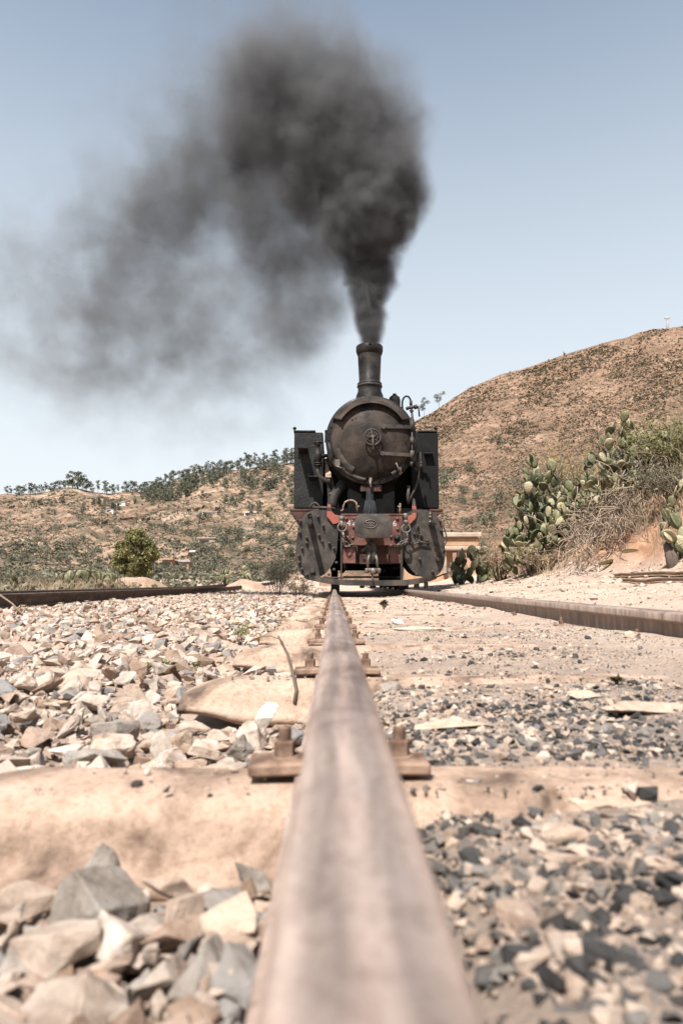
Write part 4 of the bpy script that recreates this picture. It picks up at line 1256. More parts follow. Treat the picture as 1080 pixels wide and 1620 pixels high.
# cab behind
mb = MB()
mb.box((xl+.05, 14.41, zp+.005), (xr-.05, 15.9, zp+1.05)); 
for x in (xl+.05, xr-.11): 
    for y in (14.41, 15.84): mb.box((x, y, zp+1.05), (x+.06, y+.06, zp+1.36))
mb.lathe([(1.5, 0), (1.5, 1.9)], (cx, 14.2, zp+.12), 'Y', 16, math.radians(37), math.radians(143))
mb.build('cab', M['black'], loco)
# inner frames, saddle and near-black plates for the shade below the boiler
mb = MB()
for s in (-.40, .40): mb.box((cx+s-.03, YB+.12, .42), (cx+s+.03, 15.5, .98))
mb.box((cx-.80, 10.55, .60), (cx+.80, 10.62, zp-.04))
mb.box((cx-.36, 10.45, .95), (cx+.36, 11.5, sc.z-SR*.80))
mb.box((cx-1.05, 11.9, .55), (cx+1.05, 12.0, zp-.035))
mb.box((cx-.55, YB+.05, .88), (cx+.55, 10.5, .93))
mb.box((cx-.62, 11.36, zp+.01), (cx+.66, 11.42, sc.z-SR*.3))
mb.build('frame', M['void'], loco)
# saddle flange and hanging canvas hose below the smokebox
mb = MB()
mb.box(P(570, 778, YS+.03), P(602, 770, YS+.25), bev=.01)
mb.build('smokebox_saddle', M['darkred'], loco)
mb = MB()
mb.lathe([(.055, .0), (.065, -.10), (.06, -.14), (.075, -.22), (.105, -.36), (.115, -.42), (.09, -.43)], P(585, 777, YS+.02), 'Z', 18)
for k in range(7):
    a = -PI*k/6
    mb.tube([P(585, 777, YS+.02)+Vector((.06*math.cos(a), .06*math.sin(a), -.15)), P(585, 777, YS+.02)+Vector((.118*math.cos(a), .118*math.sin(a), -.42))], .014, 6)
mb.build('ash_chute', M['blue'], loco)

# ------------------------------------------------ cylinder covers
def zc(x, y, s=3.857, ox=440, oy=730): return (ox+x/s, oy+y/s)
nutb = MB(); nutb.lathe([(0, -.046), (.008, -.044), (.009, -.026), (.020, -.024), (.021, -.002), (.021, 0)], (0, 0, 0), 'Y', 6, smooth=False)
nut_me = nutb.mesh('cover_nut', M['steel'])
def cover(cxp, cyp, hw_, hh, lean, side):
    c = P(cxp, cyp, YB+.02)
    pts = []
    for i in range(44):
        a = 2*PI*i/44; ca, sa = math.cos(a), math.sin(a)
        e = 2.9
        rr_ = (abs(ca)**e+abs(sa)**e)**(-1/e)
        x, z = rr_*ca, rr_*sa
        px = cxp + hw_*x - side*lean*z*hw_*0.14*(1 if z > 0 else 1.0)
        if z < -.45: px = cxp + (px-cxp)*(1-(-z-.45)*.28) + side*lean*1.2*(-z-.45)*5
        py = cyp - hh*z
        p = P(px, py, YB+.02); pts.append((p.x, p.z))
    mb = MB(); mb.prism(pts, YB+.0, YB+.045)
    o = mb.build('cylinder_cover', M['steel'], loco)
    mb = MB()
    ctr = (sum(p[0] for p in pts)/44, sum(p[1] for p in pts)/44)
    ins = [(ctr[0]+(x-ctr[0])*.93, ctr[1]+(z-ctr[1])*.95) for x, z in pts]
    mb.prism(ins, YB+.045, YB+.95)
    mb.build('cylinder', M['black'], loco)
    return o
cl = cover(501, 860.5, 32.5, 53.5, 1.0, -1)
cr = cover(669, 860, 33.5, 53.5, 1.0, 1)
z4 = lambda x, y: (455+x/8.307, 800+y/8.307)
z5 = lambda x, y: (580+x/8.307, 760+y/8.307)
for x, y in ((165, 200), (275, 112), (400, 145), (160, 350), (250, 418), (465, 262), (410, 385), (455, 468), (545, 492), (608, 560), (250, 487), (190, 560), (152, 655), (152, 745), (187, 832), (250, 905), (640, 748), (608, 838), (540, 905), (300, 150)):
    p = P(*z4(x, y), YB); inst('cover_nut', nut_me, cl, p, (0, random.uniform(0, 1), 0), (1.1, 1.6, 1.1))
for x, y in ((710, 722), (680, 795), (788, 790), (972, 655), (966, 540), (592, 825), (690, 1030), (662, 600), (830, 425), (830, 470), (828, 515), (900, 880), (975, 985), (650, 1235), (860, 1195), (620, 700)):
    p = P(*z5(x, y), YB); inst('cover_nut', nut_me, cr, p, (0, random.uniform(0, 1), 0), (1.1, 1.6, 1.1))
def stub(p, r, L, parent, name='tail_rod_cover'):
    mb = MB()
    mb.cyl(Vector(p)+Vector((0, .03, 0)), Vector(p)-Vector((0, L*.25, 0)), r*1.15, n=18)
    mb.cyl(Vector(p)-Vector((0, L*.2, 0)), Vector(p)-Vector((0, L, 0)), r, r*.96, n=18)
    mb.cyl(Vector(p)-Vector((0, L*.92, 0)), Vector(p)-Vector((0, L*1.04, 0)), r*1.08, r*.8, n=18)
    return mb.build(name, M['steel'], parent)
stub(P(491.5, 830.5, YB), .040, .48, cl)
stub(P(682, 829.5, YB), .040, .48, cr)
stub(P(494, 903.5, YB), .036, .10, cl, 'drain_plug')
stub(P(692, 885, YB), .030, .10, cr, 'drain_plug')
mb = MB()
for y0, y1, r in ((811, 816, .016), (816, 820, .026), (820, 824, .016), (824, 828, .024)):
    mb.cyl(P(680, y0, YB-.07), P(680, y1, YB-.07), r, n=10)
mb.build('grease_cup', M['bare'], cr)
mb = MB()
for k, (y0, y1) in enumerate(((812, 815), (816, 819), (820, 823))):
    mb.cyl(P(490+k*.6, y0, YB-.06), P(490+k*.6, y1, YB-.06), .022-.003*k, n=10)
mb.build('grease_cup', M['black'], cl)
# thin rods around the covers
mb = MB()
mb.tube([P(x, y, YB-.05) for x, y in ((694, 820), (700, 830), (705, 845), (706.5, 856), (703, 862), (699, 866))], .010, 6)
mb.build('drain_cock_rod', M['steel'], loco); mb = MB()
mb.tube([P(x, y, YB-.05) for x, y in ((458, 838), (463, 829), (472, 820))], .010, 6)
mb.build('drain_cock_rod', M['steel'], loco); mb = MB()
mb.tube([P(x, y, YB-.06) for x, y in ((659, 833), (658, 837), (660, 844), (665, 850))], .014, 6)
mb.tube([P(x, y, YB-.05) for x, y in ((653, 862), (664, 857), (680, 860))], .014, 6)
mb.build('drain_cock_rod', M['steel'], loco); mb = MB()
mb.tube([P(x, y, YB+.1) for x, y in ((490, 805), (493, 797), (499, 795), (504, 799), (506, 806))], .014, 6)
mb.tube([P(x, y, YB+.1) for x, y in ((495, 803), (512, 803), (530, 805))], .020, 6)
mb.build('drain_cock_rod', M['steel'], loco)

# ------------------------------------------------ buffer beam
z0a, z1a = P(588, 863, YB).z, P(588, 814, YB).z
xa, xb = P(541, 840, YB).x, P(636, 840, YB).x
mb = MB()
mb.box((xa, YB-.02, z0a), (xb, YB+.03, z1a), bev=.004)
mb.box((xa-.02, YB-.03, z1a-.012), (xb+.02, YB+.10, z1a+.008), bev=.003)
beam = mb.build('buffer_beam', M['red'], loco)
z0b = P(588, 892, YB).z
mb = MB()
xi0, xi1 = P(566, 880, YB).x, P(614, 880, YB).x
mb.box((xi0, YB+.06, z0b), (xi1, YB+.10, z0a-.003))
for s0, s1 in ((P(557, 880, YB).x, xi0), (xi1, P(622, 880, YB).x)):
    mb.box((s0+.003, YB-.012, z0b), (s1-.003, YB+.10, z0a-.003), bev=.003)
mb.build('draw_plate', M['darkred'], loco)
for xa_, xb_ in ((541, 562), (615.5, 636)):
    a, b = P(xa_, 891.5, YB), P(xb_, 867, YB)
    mb = MB(); mb.box((a.x, YB-.10, a.z), (b.x, YB-.015, b.z), bev=.004)
    o = mb.build('foot_box', M['red'], loco)
    mb = MB(); mb.box((a.x-.006, YB-.115, b.z+.002), (b.x+.006, YB-.012, b.z+.018), bev=.003)
    mb.build('foot_plate', M['steel'], o)
riv = MB(); riv.lathe([(0, -.030), (.012, -.028), (.024, -.014), (.026, 0)], (0, 0, 0), 'Y', 12)
riv_me = riv.mesh('beam_rivet', M['red'])
for x, y in ((547.5, 820.5), (559.5, 820), (557.5, 850.5), (628, 820.5), (628.5, 837), (618, 849), (618, 863), (543, 873), (543, 886), (576, 887), (618.5, 887), (559, 833.5), (547, 857)):
    inst('rivet', riv_me, beam, P(x, y, YB-.02))
mb = MB()
mb.lathe([(.05, .0), (.052, -.03), (.036, -.045), (.034, -.07), (.01, -.08), (0, -.08)], P(627.5, 851, YB-.02), 'Y', 16)
mb.build('hose_socket', M['steel'], beam)
# running numbers painted on the beam
def text(ch, px, py, h, Y, parent):
    cu = bpy.data.curves.new('number', 'FONT'); cu.body = ch; cu.size = h*1.4; cu.extrude = .0015
    cu.align_x = 'CENTER'; cu.align_y = 'CENTER'
    to = bpy.data.objects.new('tmp', cu); COL.objects.link(to)
    dg = bpy.context.evaluated_depsgraph_get()
    me = bpy.data.meshes.new_from_object(to.evaluated_get(dg)); me.name = 'number'
    bpy.data.objects.remove(to)
    me.materials.clear(); me.materials.append(M['white'])
    p = P(px, py, Y)
    o = bpy.data.objects.new('number', me); put(o, parent, p); o.rotation_euler = (PI/2, 0, 0)
    return o
text('4', 551.5, 828, .085, YB-.0225, beam)
text('2', 559.3, 827, .085, YB-.0225, beam)
text('6', 624, 828.5, .085, YB-.0225, beam)
# central buffer plate
bc = P(590.5, 832, 9.50)
bw, bh = 30.2/F*9.5, 19.3/F*9.5
def superell(w, h, e, n=44):
    out = []
    for i in range(n):
        a = 2*PI*i/n; c, s = math.cos(a), math.sin(a)
        r = (abs(c)**e+abs(s)**e)**(-1/e); out.append((w*r*c, h*r*s))
    return out
mb = MB(); n = 44; vs = []
lay = [(1.0, .04), (1.0, .006), (.985, -.004), (.7, -.014), (.35, -.02)]
for k, d in lay:
    vs += [(bc.x+x*k, bc.y+d, bc.z+z*k) for x, z in superell(bw, bh, 4.4)]
vs.append((bc.x, bc.y-.021, bc.z))
fs = [(l*n+i, l*n+(i+1) % n, (l+1)*n+(i+1) % n, (l+1)*n+i) for l in range(len(lay)-1) for i in range(n)]
fs += [((len(lay)-1)*n+i, (len(lay)-1)*n+(i+1) % n, len(vs)-1) for i in range(n)]
fs.append(tuple(range(n)))
mb.add(vs, fs, True)
buf = mb.build('buffer', M['steel'], loco)
buf.data.set_sharp_from_angle(angle=math.radians(40))
MB().cyl((bc.x, bc.y+.03, bc.z), (bc.x, YB-.02, bc.z), .10, .14, 20).build('buffer_stem', M['darkred'], loco)
mb = MB()
ec = P(585.5, 829, 9.475)
mb.tube([ec+Vector((.093*math.cos(2*PI*i/32), 0, .056*math.sin(2*PI*i/32))) for i in range(32)], .0055, 6, closed=True)
mb.tube([ec+Vector((-.07+.14*i/14, .001, .016*math.sin(i*1.5)+.012)) for i in range(15)], .006, 5)
mb.tube([ec+Vector((-.055+.11*i/10, .001, -.02+.008*math.sin(i*2.1))) for i in range(11)], .005, 5)
mb.build('cast_emblem', M['bare'], buf)
# lamp irons (red with bare tips)
LB = [(296, 335), (335, 382), (380, 372), (380, 332), (345, 325), (322, 300), (319, 262), (301, 262)]
LT = [(301, 262), (319, 262), (317, 218), (309, 212), (303, 218)]
RB = [(785, 370), (800, 385), (838, 345), (842, 300), (838, 272), (815, 272), (818, 300), (812, 325), (788, 332)]
RT = [(815, 272), (838, 272), (832, 230), (825, 224), (819, 230)]
for B_, T_ in ((LB, LT), (RB, RT)):
    pr_ = [P(*zc(x, y), YB-.03) for x, y in B_]
    o = MB().prism([(p.x, p.z) for p in pr_], YB-.045, YB-.015).build('lamp_iron', M['orange'], loco)
    pr_ = [P(*zc(x, y), YB-.03) for x, y in T_]
    MB().prism([(p.x, p.z) for p in pr_], YB-.044, YB-.016).build('iron_tip', M['steel'], o)
    mb = MB()
    q0 = pr_[0]
    mb.box((min(p.x for p in pr_)-.004, YB-.047, min(p.z for p in pr_)-.10), (max(p.x for p in pr_)+.004, YB-.013, min(p.z for p in pr_)-.045), bev=.003)
    mb.build('worn_band', M['steel'], o)
# bent rail over the beam and little post on the right
mb = MB()
mb.tube([P(*zc(x, y), YB+.05) for x, y in ((380, 302), (394, 297), (398, 270), (408, 248), (430, 237), (455, 238), (474, 250), (481, 272), (482, 308))], .014, 8)
mb.tube([P(*zc(x, y), YB+.05) for x, y in ((474, 282), (484, 275), (497, 274))], .012, 6)
mb.build('lamp_hook', M['rust'], loco); mb = MB()
mb.tube([P(*zc(x, y), YB+.05) for x, y in ((742, 320), (742, 285), (743, 256))], [.02, .017, .014], 6)
mb.tube([P(*zc(x, y), YB+.05) for x, y in ((741, 285), (735, 278), (727, 272))], .012, 6)
mb.build('lamp_hook', M['rust'], loco)
# safety chains
def link(c, L, r, t, rot, mb):
    pts = []
    for i in range(14):
        a = 2*PI*i/14
        pts.append(Vector((r*math.cos(a), 0, r*math.sin(a)+math.copysign(L, math.sin(a)))))
    mb.tube([Vector(c)+rot @ p for p in pts], t, 6, closed=True)
def chain(pts, mb, r=.022, t=.008, step=.06):
    pts = [Vector(p) for p in pts]; k = 0
    for a, b in zip(pts[:-1], pts[1:]):
        n = max(1, round((b-a).length/step))
        for i in range(n):
            c = a.lerp(b, (i+.5)/n)
            q = (b-a).to_track_quat('Z', 'Y').to_matrix() @ Matrix.Rotation(PI/2*(k % 2)+.4, 3, 'Z')
            link(c, step*.26, r, t, q, mb); k += 1
YK = YB-.16
for side in (0, 1):
    mb = MB()
    if side == 0:
        mb.cyl(P(540.5, 816, YK), P(540.5, 825, YK+.02), .045, .035, 12)
        mb.tube([P(539.5, 824, YK), P(541, 832, YK-.01), P(543, 829, YK-.03)], .03, 8)
        rc = P(541, 834, YK-.01)
        down = [(542, 841), (543.5, 849), (546, 853)]; fan = [((542.5, 853), (551, 863)), ((549, 848), (559.5, 862.5)), ((542, 855), (545, 864)), ((546, 864), (561, 863))]
    else:
        mb.cyl(P(641, 812, YK), P(641.5, 823, YK+.02), .034, .03, 12)
        mb.cyl(P(642, 823, YK), P(642, 829, YK), .036, .028, 12)
        rc = P(642, 836, YK-.01)
        down = [(643, 841), (644, 847), (645, 853)]; fan = [((645, 853), (624, 865)), ((646, 857), (636, 862)), ((634, 861), (626, 865))]
    R_ = 6.6/F*YB
    mb.tube([rc+Vector((R_*math.cos(2*PI*i/24), .01*math.sin(2*PI*i/24), R_*math.sin(2*PI*i/24))) for i in range(24)], .011, 6, closed=True)
    dp = [P(x, y, YK-.01) for x, y in down]
    mb.tube(dp, [.018, .02, .016], 6)
    for (a, b) in fan: chain([P(*a, YK-.02), P(*b, YK+.02)], mb, .02, .009, .075)
    mb.build('safety_chain', M['bare'], loco)
# coupling hook and screw link
YH = 9.66
mb = MB()
hk = [(586, 887), (583.8, 875), (584.5, 862), (587, 857.5), (590, 861), (591.5, 872), (590.5, 884), (587.5, 889)]
mb.tube([P(x, y, YH) for x, y in hk], [.035, .04, .042, .045, .045, .045, .04, .03], 10, closed=True)
mb.tube([P(588, 872, YH+.02), P(588, 872, YB+.1)], .05, 10)
mb.tube([P(572, 871.5, YH+.08), P(577, 869, YH+.04), P(583, 864, YH+.02)], [.028, .026, .03], 8)
mb.cyl(P(581, 861, YH-.02), P(582, 867, YH-.02), .04, .034, 12)
mb.build('coupling_hook', M['steel'], loco)
mb = MB()
for xs in ((584, 582.3, 581.5), (594, 596, 596.8)):
    mb.tube([P(xs[0], 878, YH-.03), P(xs[1], 885, YH-.04), P(xs[2], 899, YH-.04)], .019, 8)
mb.tube([P(579.5, 901.5, YH-.04), P(589, 902.5, YH-.04), P(599.5, 901.5, YH-.04)], [.03, .034, .03], 10)
for x in (580, 599): mb.cyl(P(x, 899, YH-.04), P(x, 907, YH-.04), .028, n=10)
mb.cyl(P(590, 899, YH-.05), P(590, 909, YH-.05), .05, .035, 12)
mb.tube([P(588.5, 908, YH-.05), P(589, 915, YH-.05), P(590, 921, YH-.05)], .012, 6)
mb.build('screw_coupling', M['bare'], loco)
# straps and guard bar
mb = MB()
for x, y1 in ((539.7, 920), (634.5, 920)):
    a, b = P(x-1.3, y1, YB-.13), P(x+1.3, 836, YB-.13)
    mb.box((a.x, YB-.14, a.z), (b.x, YB-.125, b.z), bev=.002)
mb.tube([P(512, 913, YB-.1), P(526, 914.2, YB-.12), P(543, 914, YB-.13)], .013, 6)
mb.build('hanger_strap', M['steel'], loco)
path = [(480.5, 910, 10.15), (487, 912.5, 9.92), (500, 915.5, 9.74), (520, 919.2, 9.66), (547, 921.8, 9.64), (590, 922.3, 9.63), (640, 921.8, 9.64), (662, 919, 9.68), (681, 914.8, 9.80), (690, 911, 10.0)]
mb = MB(); vs = []
for x, y, Y in path:
    a, b = P(x, y-4.3, Y), P(x, y+4.6, Y)
    vs += [a, b, b+Vector((0, .022, 0)), a+Vector((0, .022, 0))]
n = len(path); fs = []
for i in range(n-1):
    for k in range(4): fs.append((i*4+k, i*4+(k+1) % 4, i*4+4+(k+1) % 4, i*4+4+k))
fs += [(0, 1, 2, 3), (n*4-1, n*4-2, n*4-3, n*4-4)]
mb.add(vs, fs)
mb.build('guard_bar', M['steel'], loco)
mb = MB()
mb.tube([P(x, y, Y) for x, y, Y in ((690, 913, 10.0), (700, 909, 9.95), (712, 905, 9.95), (718, 902.5, 10.0))], .010, 6)
mb.build('brake_rod', M['steel'], loco)
MB().box(P(543, 914.5, YB-.05), P(634, 911.5, YB+.02)).build('cross_bar', M['void'], loco)
mb = MB()
mb.box(P(523.5, 937, 10.25)+Vector((0, 0, .004)), P(537, 924, 10.35), bev=.01)
mb.build('rail_guard', M['black'], loco); mb = MB()
mb.box(P(631, 934, 10.25), P(645, 923, 10.35), bev=.01)
mb.build('rail_guard', M['black'], loco)
for x0, x1 in ((569, 576), (585, 594), (606, 611), (655, 662), (671, 676)):
    MB().box(P(x0, 930.5, 9.95), P(x1, 921, 10.02), bev=.008).build('hanging_bracket', M['black'], loco)
# wheels
def wheelset(y, r):
    for s, rx in ((-1, R1), (1, R2)):
        mb = MB(); c = Vector((rx, y, .115+r+.002))
        mb.lathe([(r*.80, -.05), (r*.80, .05), (r, .05), (r, -.03*1), (r, -.05), (r*.80, -.05)], c, 'X', 36)
        mb.lathe([(r*.9, -s*.055), (r*1.05, -s*.055), (r*1.05, -s*.03), (r*.9, -s*.03), (r*.9, -s*.055)], c, 'X', 36)
        for k in range(10):
            a = 2*PI*k/10; u = Vector((0, math.cos(a), math.sin(a)))
            mb.cyl(c+u*.08, c+u*r*.82, .035, .028, 8)
        mb.cyl(c-Vector((.07, 0, 0)), c+Vector((.07, 0, 0)), .10, n=16)
        mb.build('wheel', M['void'], loco)
    MB().cyl((R1, y, .117+r), (R2, y, .117+r), .06, n=12).build('axle', M['void'], loco)
for y in (11.35, 12.45, 13.9, 15.0): wheelset(y, .42)

# ================================================================== VEGETATION
def leaf_cloud(n, centers, radii, size, flat=0.8, seed=0, aspect=2.2, shell=0.5):
    """n leaf quads (two tris) scattered through ellipsoidal clumps; returns V, F, rnd"""
    r = np.random.default_rng(seed)
    centers = np.asarray(centers, float); radii = np.asarray(radii, float)
    if radii.ndim == 1: radii = radii[:, None]*np.ones((1, 3))
    w = radii.prod(1)**0.75; w /= w.sum()
    k = r.choice(len(centers), n, p=w)
    d = r.normal(size=(n, 3)); d /= np.linalg.norm(d, axis=1)[:, None]
    rad = r.random(n)**shell
    c = centers[k] + d*rad[:, None]*radii[k]
    a = r.normal(size=(n, 3)); a /= np.linalg.norm(a, axis=1)[:, None]
    b = np.cross(a, r.normal(size=(n, 3))); b /= np.linalg.norm(b, axis=1)[:, None]
    s = size*r.uniform(0.6, 1.4, n)[:, None]
    a, b = a*s, b*s/aspect
    V = np.stack([c-a, c+b*.9-a*.1, c+a, c-b*.9-a*.1], 1).reshape(-1, 3)
    i = np.arange(n)[:, None]*4
    F_ = np.concatenate([i+np.array([[0, 1, 2]]), i+np.array([[0, 2, 3]])])
    clump = r.random(len(centers))
    R = np.repeat(np.clip(0.55*clump[k]+0.45*r.random(n), 0, 1), 4)
    return V, F_, R
def tree_parts(seed, h, crown, nleaf, lsize, mat, lean=0.05, trunk_r=0.03, layers=7, spread=1.0, crown0=0.4, name='far_tree'):
    r = random.Random(seed)
    mb = MB()
    top = Vector((r.uniform(-lean, lean)*h, r.uniform(-lean, lean)*h, h*.82))
    mid = top*0.5 + Vector((r.uniform(-.03, .03)*h, 0, 0))
    mb.tube([Vector((0, 0, -.06*h)), mid*.5, mid, top], [trunk_r*h, trunk_r*h*.8, trunk_r*h*.6, trunk_r*h*.25], 5)
    cs, rs = [], []
    for i in range(layers):
        z = h*(crown0 + (0.95-crown0)*(i+.5)/layers)
        a = r.uniform(0, 2*PI); d = crown*r.uniform(.15, .85)*spread*(1-0.55*abs((z/h-crown0)/(1-crown0)-.35))
        c = Vector((d*math.cos(a), d*math.sin(a), z)); cs.append(c[:])
        q = crown*r.uniform(.32, .6); rs.append((q, q, q*.62))
        st = mid.lerp(top, min(1, max(0, (z/h-.42)/.4))) if z > h*.45 else mid*.8
        mb.tube([st, st.lerp(c, .6)+Vector((0, 0, -.02*h)), c], [trunk_r*h*.32, trunk_r*h*.22, trunk_r*h*.1], 4)
    tm = mb.mesh('trunk', M['bark'])
    V, F_, R = leaf_cloud(nleaf, cs, rs, lsize, seed=seed)
    cm_ = raw_mesh('crown', V, F_, mat, False, {'rnd': R})
    return tm, cm_
def plant_tree(name, tm, cmsh, loc, s, label, cat='tree', group=None, rz=None):
    o = bpy.data.objects.new(name, None); o.empty_display_size = .1
    put(o, None, loc); tag(o, label, cat, group)
    o.rotation_euler.z = random.uniform(0, 6.28) if rz is None else rz; o.scale = (s, s, s*random.uniform(.9, 1.12))
    for nm_, me in (('trunk', tm), ('crown', cmsh)):
        c = bpy.data.objects.new(nm_, me); COL.objects.link(c); c.parent = o
    return o
far_kinds = [tree_parts(i, 1.0, .40, 380, .058, M['leaf_far'], lean=.1, layers=9+i % 4, spread=1.15, crown0=.12+.09*(i % 3)) for i in range(7)]
tall_kinds = [tree_parts(20+i, 1.0, .22, 230, .045, M['leaf_far'], lean=.05, layers=7, spread=.8, crown0=.35, trunk_r=.014) for i in range(4)]
round_kinds = [tree_parts(40+i, 1.0, .48, 380, .06, M['leaf_far'], lean=.05, layers=9, spread=1.1, crown0=.15) for i in range(4)]

def on_ridge(px, dpy=0):
    t = 0.985
    X, Y, Z = surfL(px, t); return Vector((float(X), float(Y), float(Z)))
mpp = lambda p: p.y/F            # metres per photo pixel at that depth
# eucalyptus standing on the skyline: (px, height in px, kind)
sky_trees = [(8, 13, 0), (14, 12, 1), (22, 16, 0), (28, 15, 0), (35, 17, 1), (44, 20, 0), (52, 18, 0), (62, 15, 0), (68, 17, 1), (76, 16, 0), (82, 15, 0), (90, 17, 2), (98, 13, 0), (104, 20, 0), (112, 26, 0), (119, 27, 0), (126, 24, 0), (133, 19, 0), (139, 15, 2), (152, 22, 1), (163, 24, 1), (166, 18, 0), (176, 15, 0), (184, 16, 1), (196, 17, 0), (204, 18, 0), (211, 17, 2), (219, 16, 0), (229, 21, 0), (236, 18, 0), (244, 19, 0), (250, 20, 0), (259, 22, 1), (266, 17, 0), (272, 18, 0), (280, 19, 0), (288, 20, 0), (295, 18, 0), (303, 21, 0), (310, 20, 0), (318, 18, 0), (325, 22, 1), (332, 18, 0), (340, 17, 0), (347, 20, 0), (354, 21, 0), (360, 18, 0), (367, 17, 0), (375, 17, 0), (382, 19, 0), (388, 26, 1), (394, 22, 0), (401, 24, 1), (408, 17, 0), (416, 24, 1), (422, 18, 0), (432, 30, 1), (437, 20, 0), (446, 17, 0), (453, 23, 0), (459, 22, 0), (466, 24, 0)]
GT = 'grey green trees along the left skyline'
kinds3 = (far_kinds, tall_kinds, round_kinds)
for px, hpx, kd in sky_trees:
    p = on_ridge(px); tm, cmsh = random.choice(kinds3[kd])
    plant_tree('eucalyptus_tree', tm, cmsh, p-Vector((0, 0, .3)), hpx*mpp(p)*1.08, 'grey green eucalyptus standing on the skyline of the left ridge', group=GT)
# wood below the skyline
ncount = 0
while ncount < 185:
    px = random.uniform(225, 475); f = random.random()
    ridge = np.interp(px, [p for p, _ in RIDGE_L], [q for _, q in RIDGE_L])
    depth = np.interp(px, [225, 300, 340, 400, 475], [10, 34, 52, 70, 88])
    py = ridge + 3 + depth*f**1.1
    if fbm(px*.03, py*.06, 3, 66) < np.interp(f, [0, 1], [.30, .52]): continue
    p = on_hill(surfL, px, py)
    hpx = random.uniform(11, 19)
    tm, cmsh = random.choice(far_kinds+round_kinds)
    plant_tree('wood_tree', tm, cmsh, p-Vector((0, 0, .3)), hpx*mpp(p), 'dark grey green tree in the wood below the left skyline', group='trees of the wood below the left skyline')
    ncount += 1
for (px, py, hpx) in ((50, 795, 9), (60, 800, 11), (78, 800, 8), (95, 795, 10), (130, 808, 12), (128, 812, 13), (155, 800, 15), (160, 812, 11), (165, 805, 14), (172, 806, 15), (178, 806, 13), (183, 806, 12), (190, 795, 9), (240, 800, 11), (252, 798, 13), (268, 778, 10), (100, 785, 9), (212, 798, 10), (292, 776, 9), (30, 803, 9), (146, 798, 9), (222, 790, 9), (84, 815, 9), (75, 812, 10), (64, 820, 8)):
    p = on_hill(surfL, px, py); tm, cmsh = random.choice(round_kinds)
    plant_tree('hillside_tree', tm, cmsh, p-Vector((0, 0, .3)), hpx*mpp(p)*1.15, 'round dark bushy tree on the terraces left of the wood', group='bushy trees on the left terraces')
# two eucalypts right of the smokebox, behind the shoulder of the right hill
ridge_p = []
for px, py, hpx, lab_, sd in ((673, 660, 28, 'leaning dark eucalyptus on the right hill shoulder nearer the locomotive', 61), (697, 648, 27, 'eucalyptus with layered crowns on the right hill shoulder, farther from the locomotive', 63)):
    X, Y, Z = surfR(px, .995); p = Vector((float(X), float(Y), float(Z)))
    tm, cmsh = tree_parts(sd, 1.0, .33, 420, .035, M['leaf_far'], lean=.08, trunk_r=.012, layers=6, spread=1.15, crown0=.45)
    plant_tree('eucalyptus_tree', tm, cmsh, p-Vector((0, 0, .5)), hpx*mpp(p)*1.15, lab_, rz=0)
# thin lone tree on the middle slope
p = on_hill(surfL, 424, 842)
tm, cmsh = tree_parts(71, 1.0, .26, 420, .030, M['leaf_olive'], lean=.10, trunk_r=.010, layers=7, spread=1.0, crown0=.50)
plant_tree('thin_tree', tm, cmsh, p, 42*mpp(p), 'thin trunked lone tree with olive crown on the slope left of the locomotive', rz=0)
# small skyline bushes and mast on the right hill
for px, s in ((814, 3.0), (903, 4.5), (877, 3.0), (752, 2.4), (965, 2.6)):
    X, Y, Z = surfR(px, .99); p = Vector((float(X), float(Y), float(Z)))
    tm, cmsh = random.choice(round_kinds)
    plant_tree('skyline_bush', tm, cmsh, p-Vector((0, 0, .2)), s*1.6*mpp(p), 'tiny dark bush on the skyline of the right hill', 'bush', 'bushes on the right skyline')
X, Y, Z = surfR(1073, .985); p = Vector((float(X), float(Y), float(Z)))
mast = empty('mast', p, 'thin lattice mast on the right hilltop', 'mast')
mb = MB(); hh = 19*mpp(p)
for a in range(3):
    dx, dy = .45*math.cos(a*2.1), .45*math.sin(a*2.1)
    mb.cyl(p+Vector((dx, dy, -1)), p+Vector((dx*.5, dy*.5, hh)), .09, .07, 5)
for k in range(6): mb.cyl(p+Vector((-.4, .2, hh*k/6)), p+Vector((.4, -.2, hh*(k+1)/6)), .05, n=4)
mb.build('pole', M['tin'], mast)
MB().box(p+Vector((-.9, -.2, hh)), p+Vector((.9, .2, hh+.7)), bev=.1).build('aerial', M['tin'], mast)

# scrub tufts covering the slopes (uncountable)
def tuft(seed, n=16):
    r = np.random.default_rng(seed); V, F_, R = leaf_cloud(n, [(0, 0, .35), (.3, .1, .25), (-.25, .2, .25)], [(.45, .45, .35)]*3, .33, seed=seed, aspect=1.8)
    return V, F_
tufts = [tuft(s, 14) for s in range(8)]
def scrub(surf, n, pxr, tr, hpx, seed, cond, name, label, mat, dens_seed):
    r = np.random.default_rng(seed)
    px = r.uniform(*pxr, n); t = r.uniform(tr[0], tr[1], n)
    k = r.random(n) < np.interp(fbm(px*.022, t*9, 4, dens_seed), [.34, .62], [.12, 1.0])
    px, t = px[k], t[k]
    k = cond(px, t); px, t = px[k], t[k]
    X, Y, Z = surf(px, t)
    s = r.uniform(hpx[0], hpx[1], len(px))*r.uniform(.5, 1.3, len(px))*Y/F
    V, F_, R = scatter(tufts, np.stack([X, Y, Z+s*.05], 1), np.stack([s*.62, s*.62, s*.5], 1), rand_rot(len(px), .15))
    o = put(bpy.data.objects.new(name, raw_mesh(name, V, F_, mat, False, {'rnd': R})))
    tag(o, label, kind='stuff')
scrub(surfR, 46000, (640, 1120), (.02, .99), (2.0, 5.6), 5, lambda a, b: a > 0, 'scrub', 'low dry scrub covering the stony right hillside', M['leaf_far2'], 31)
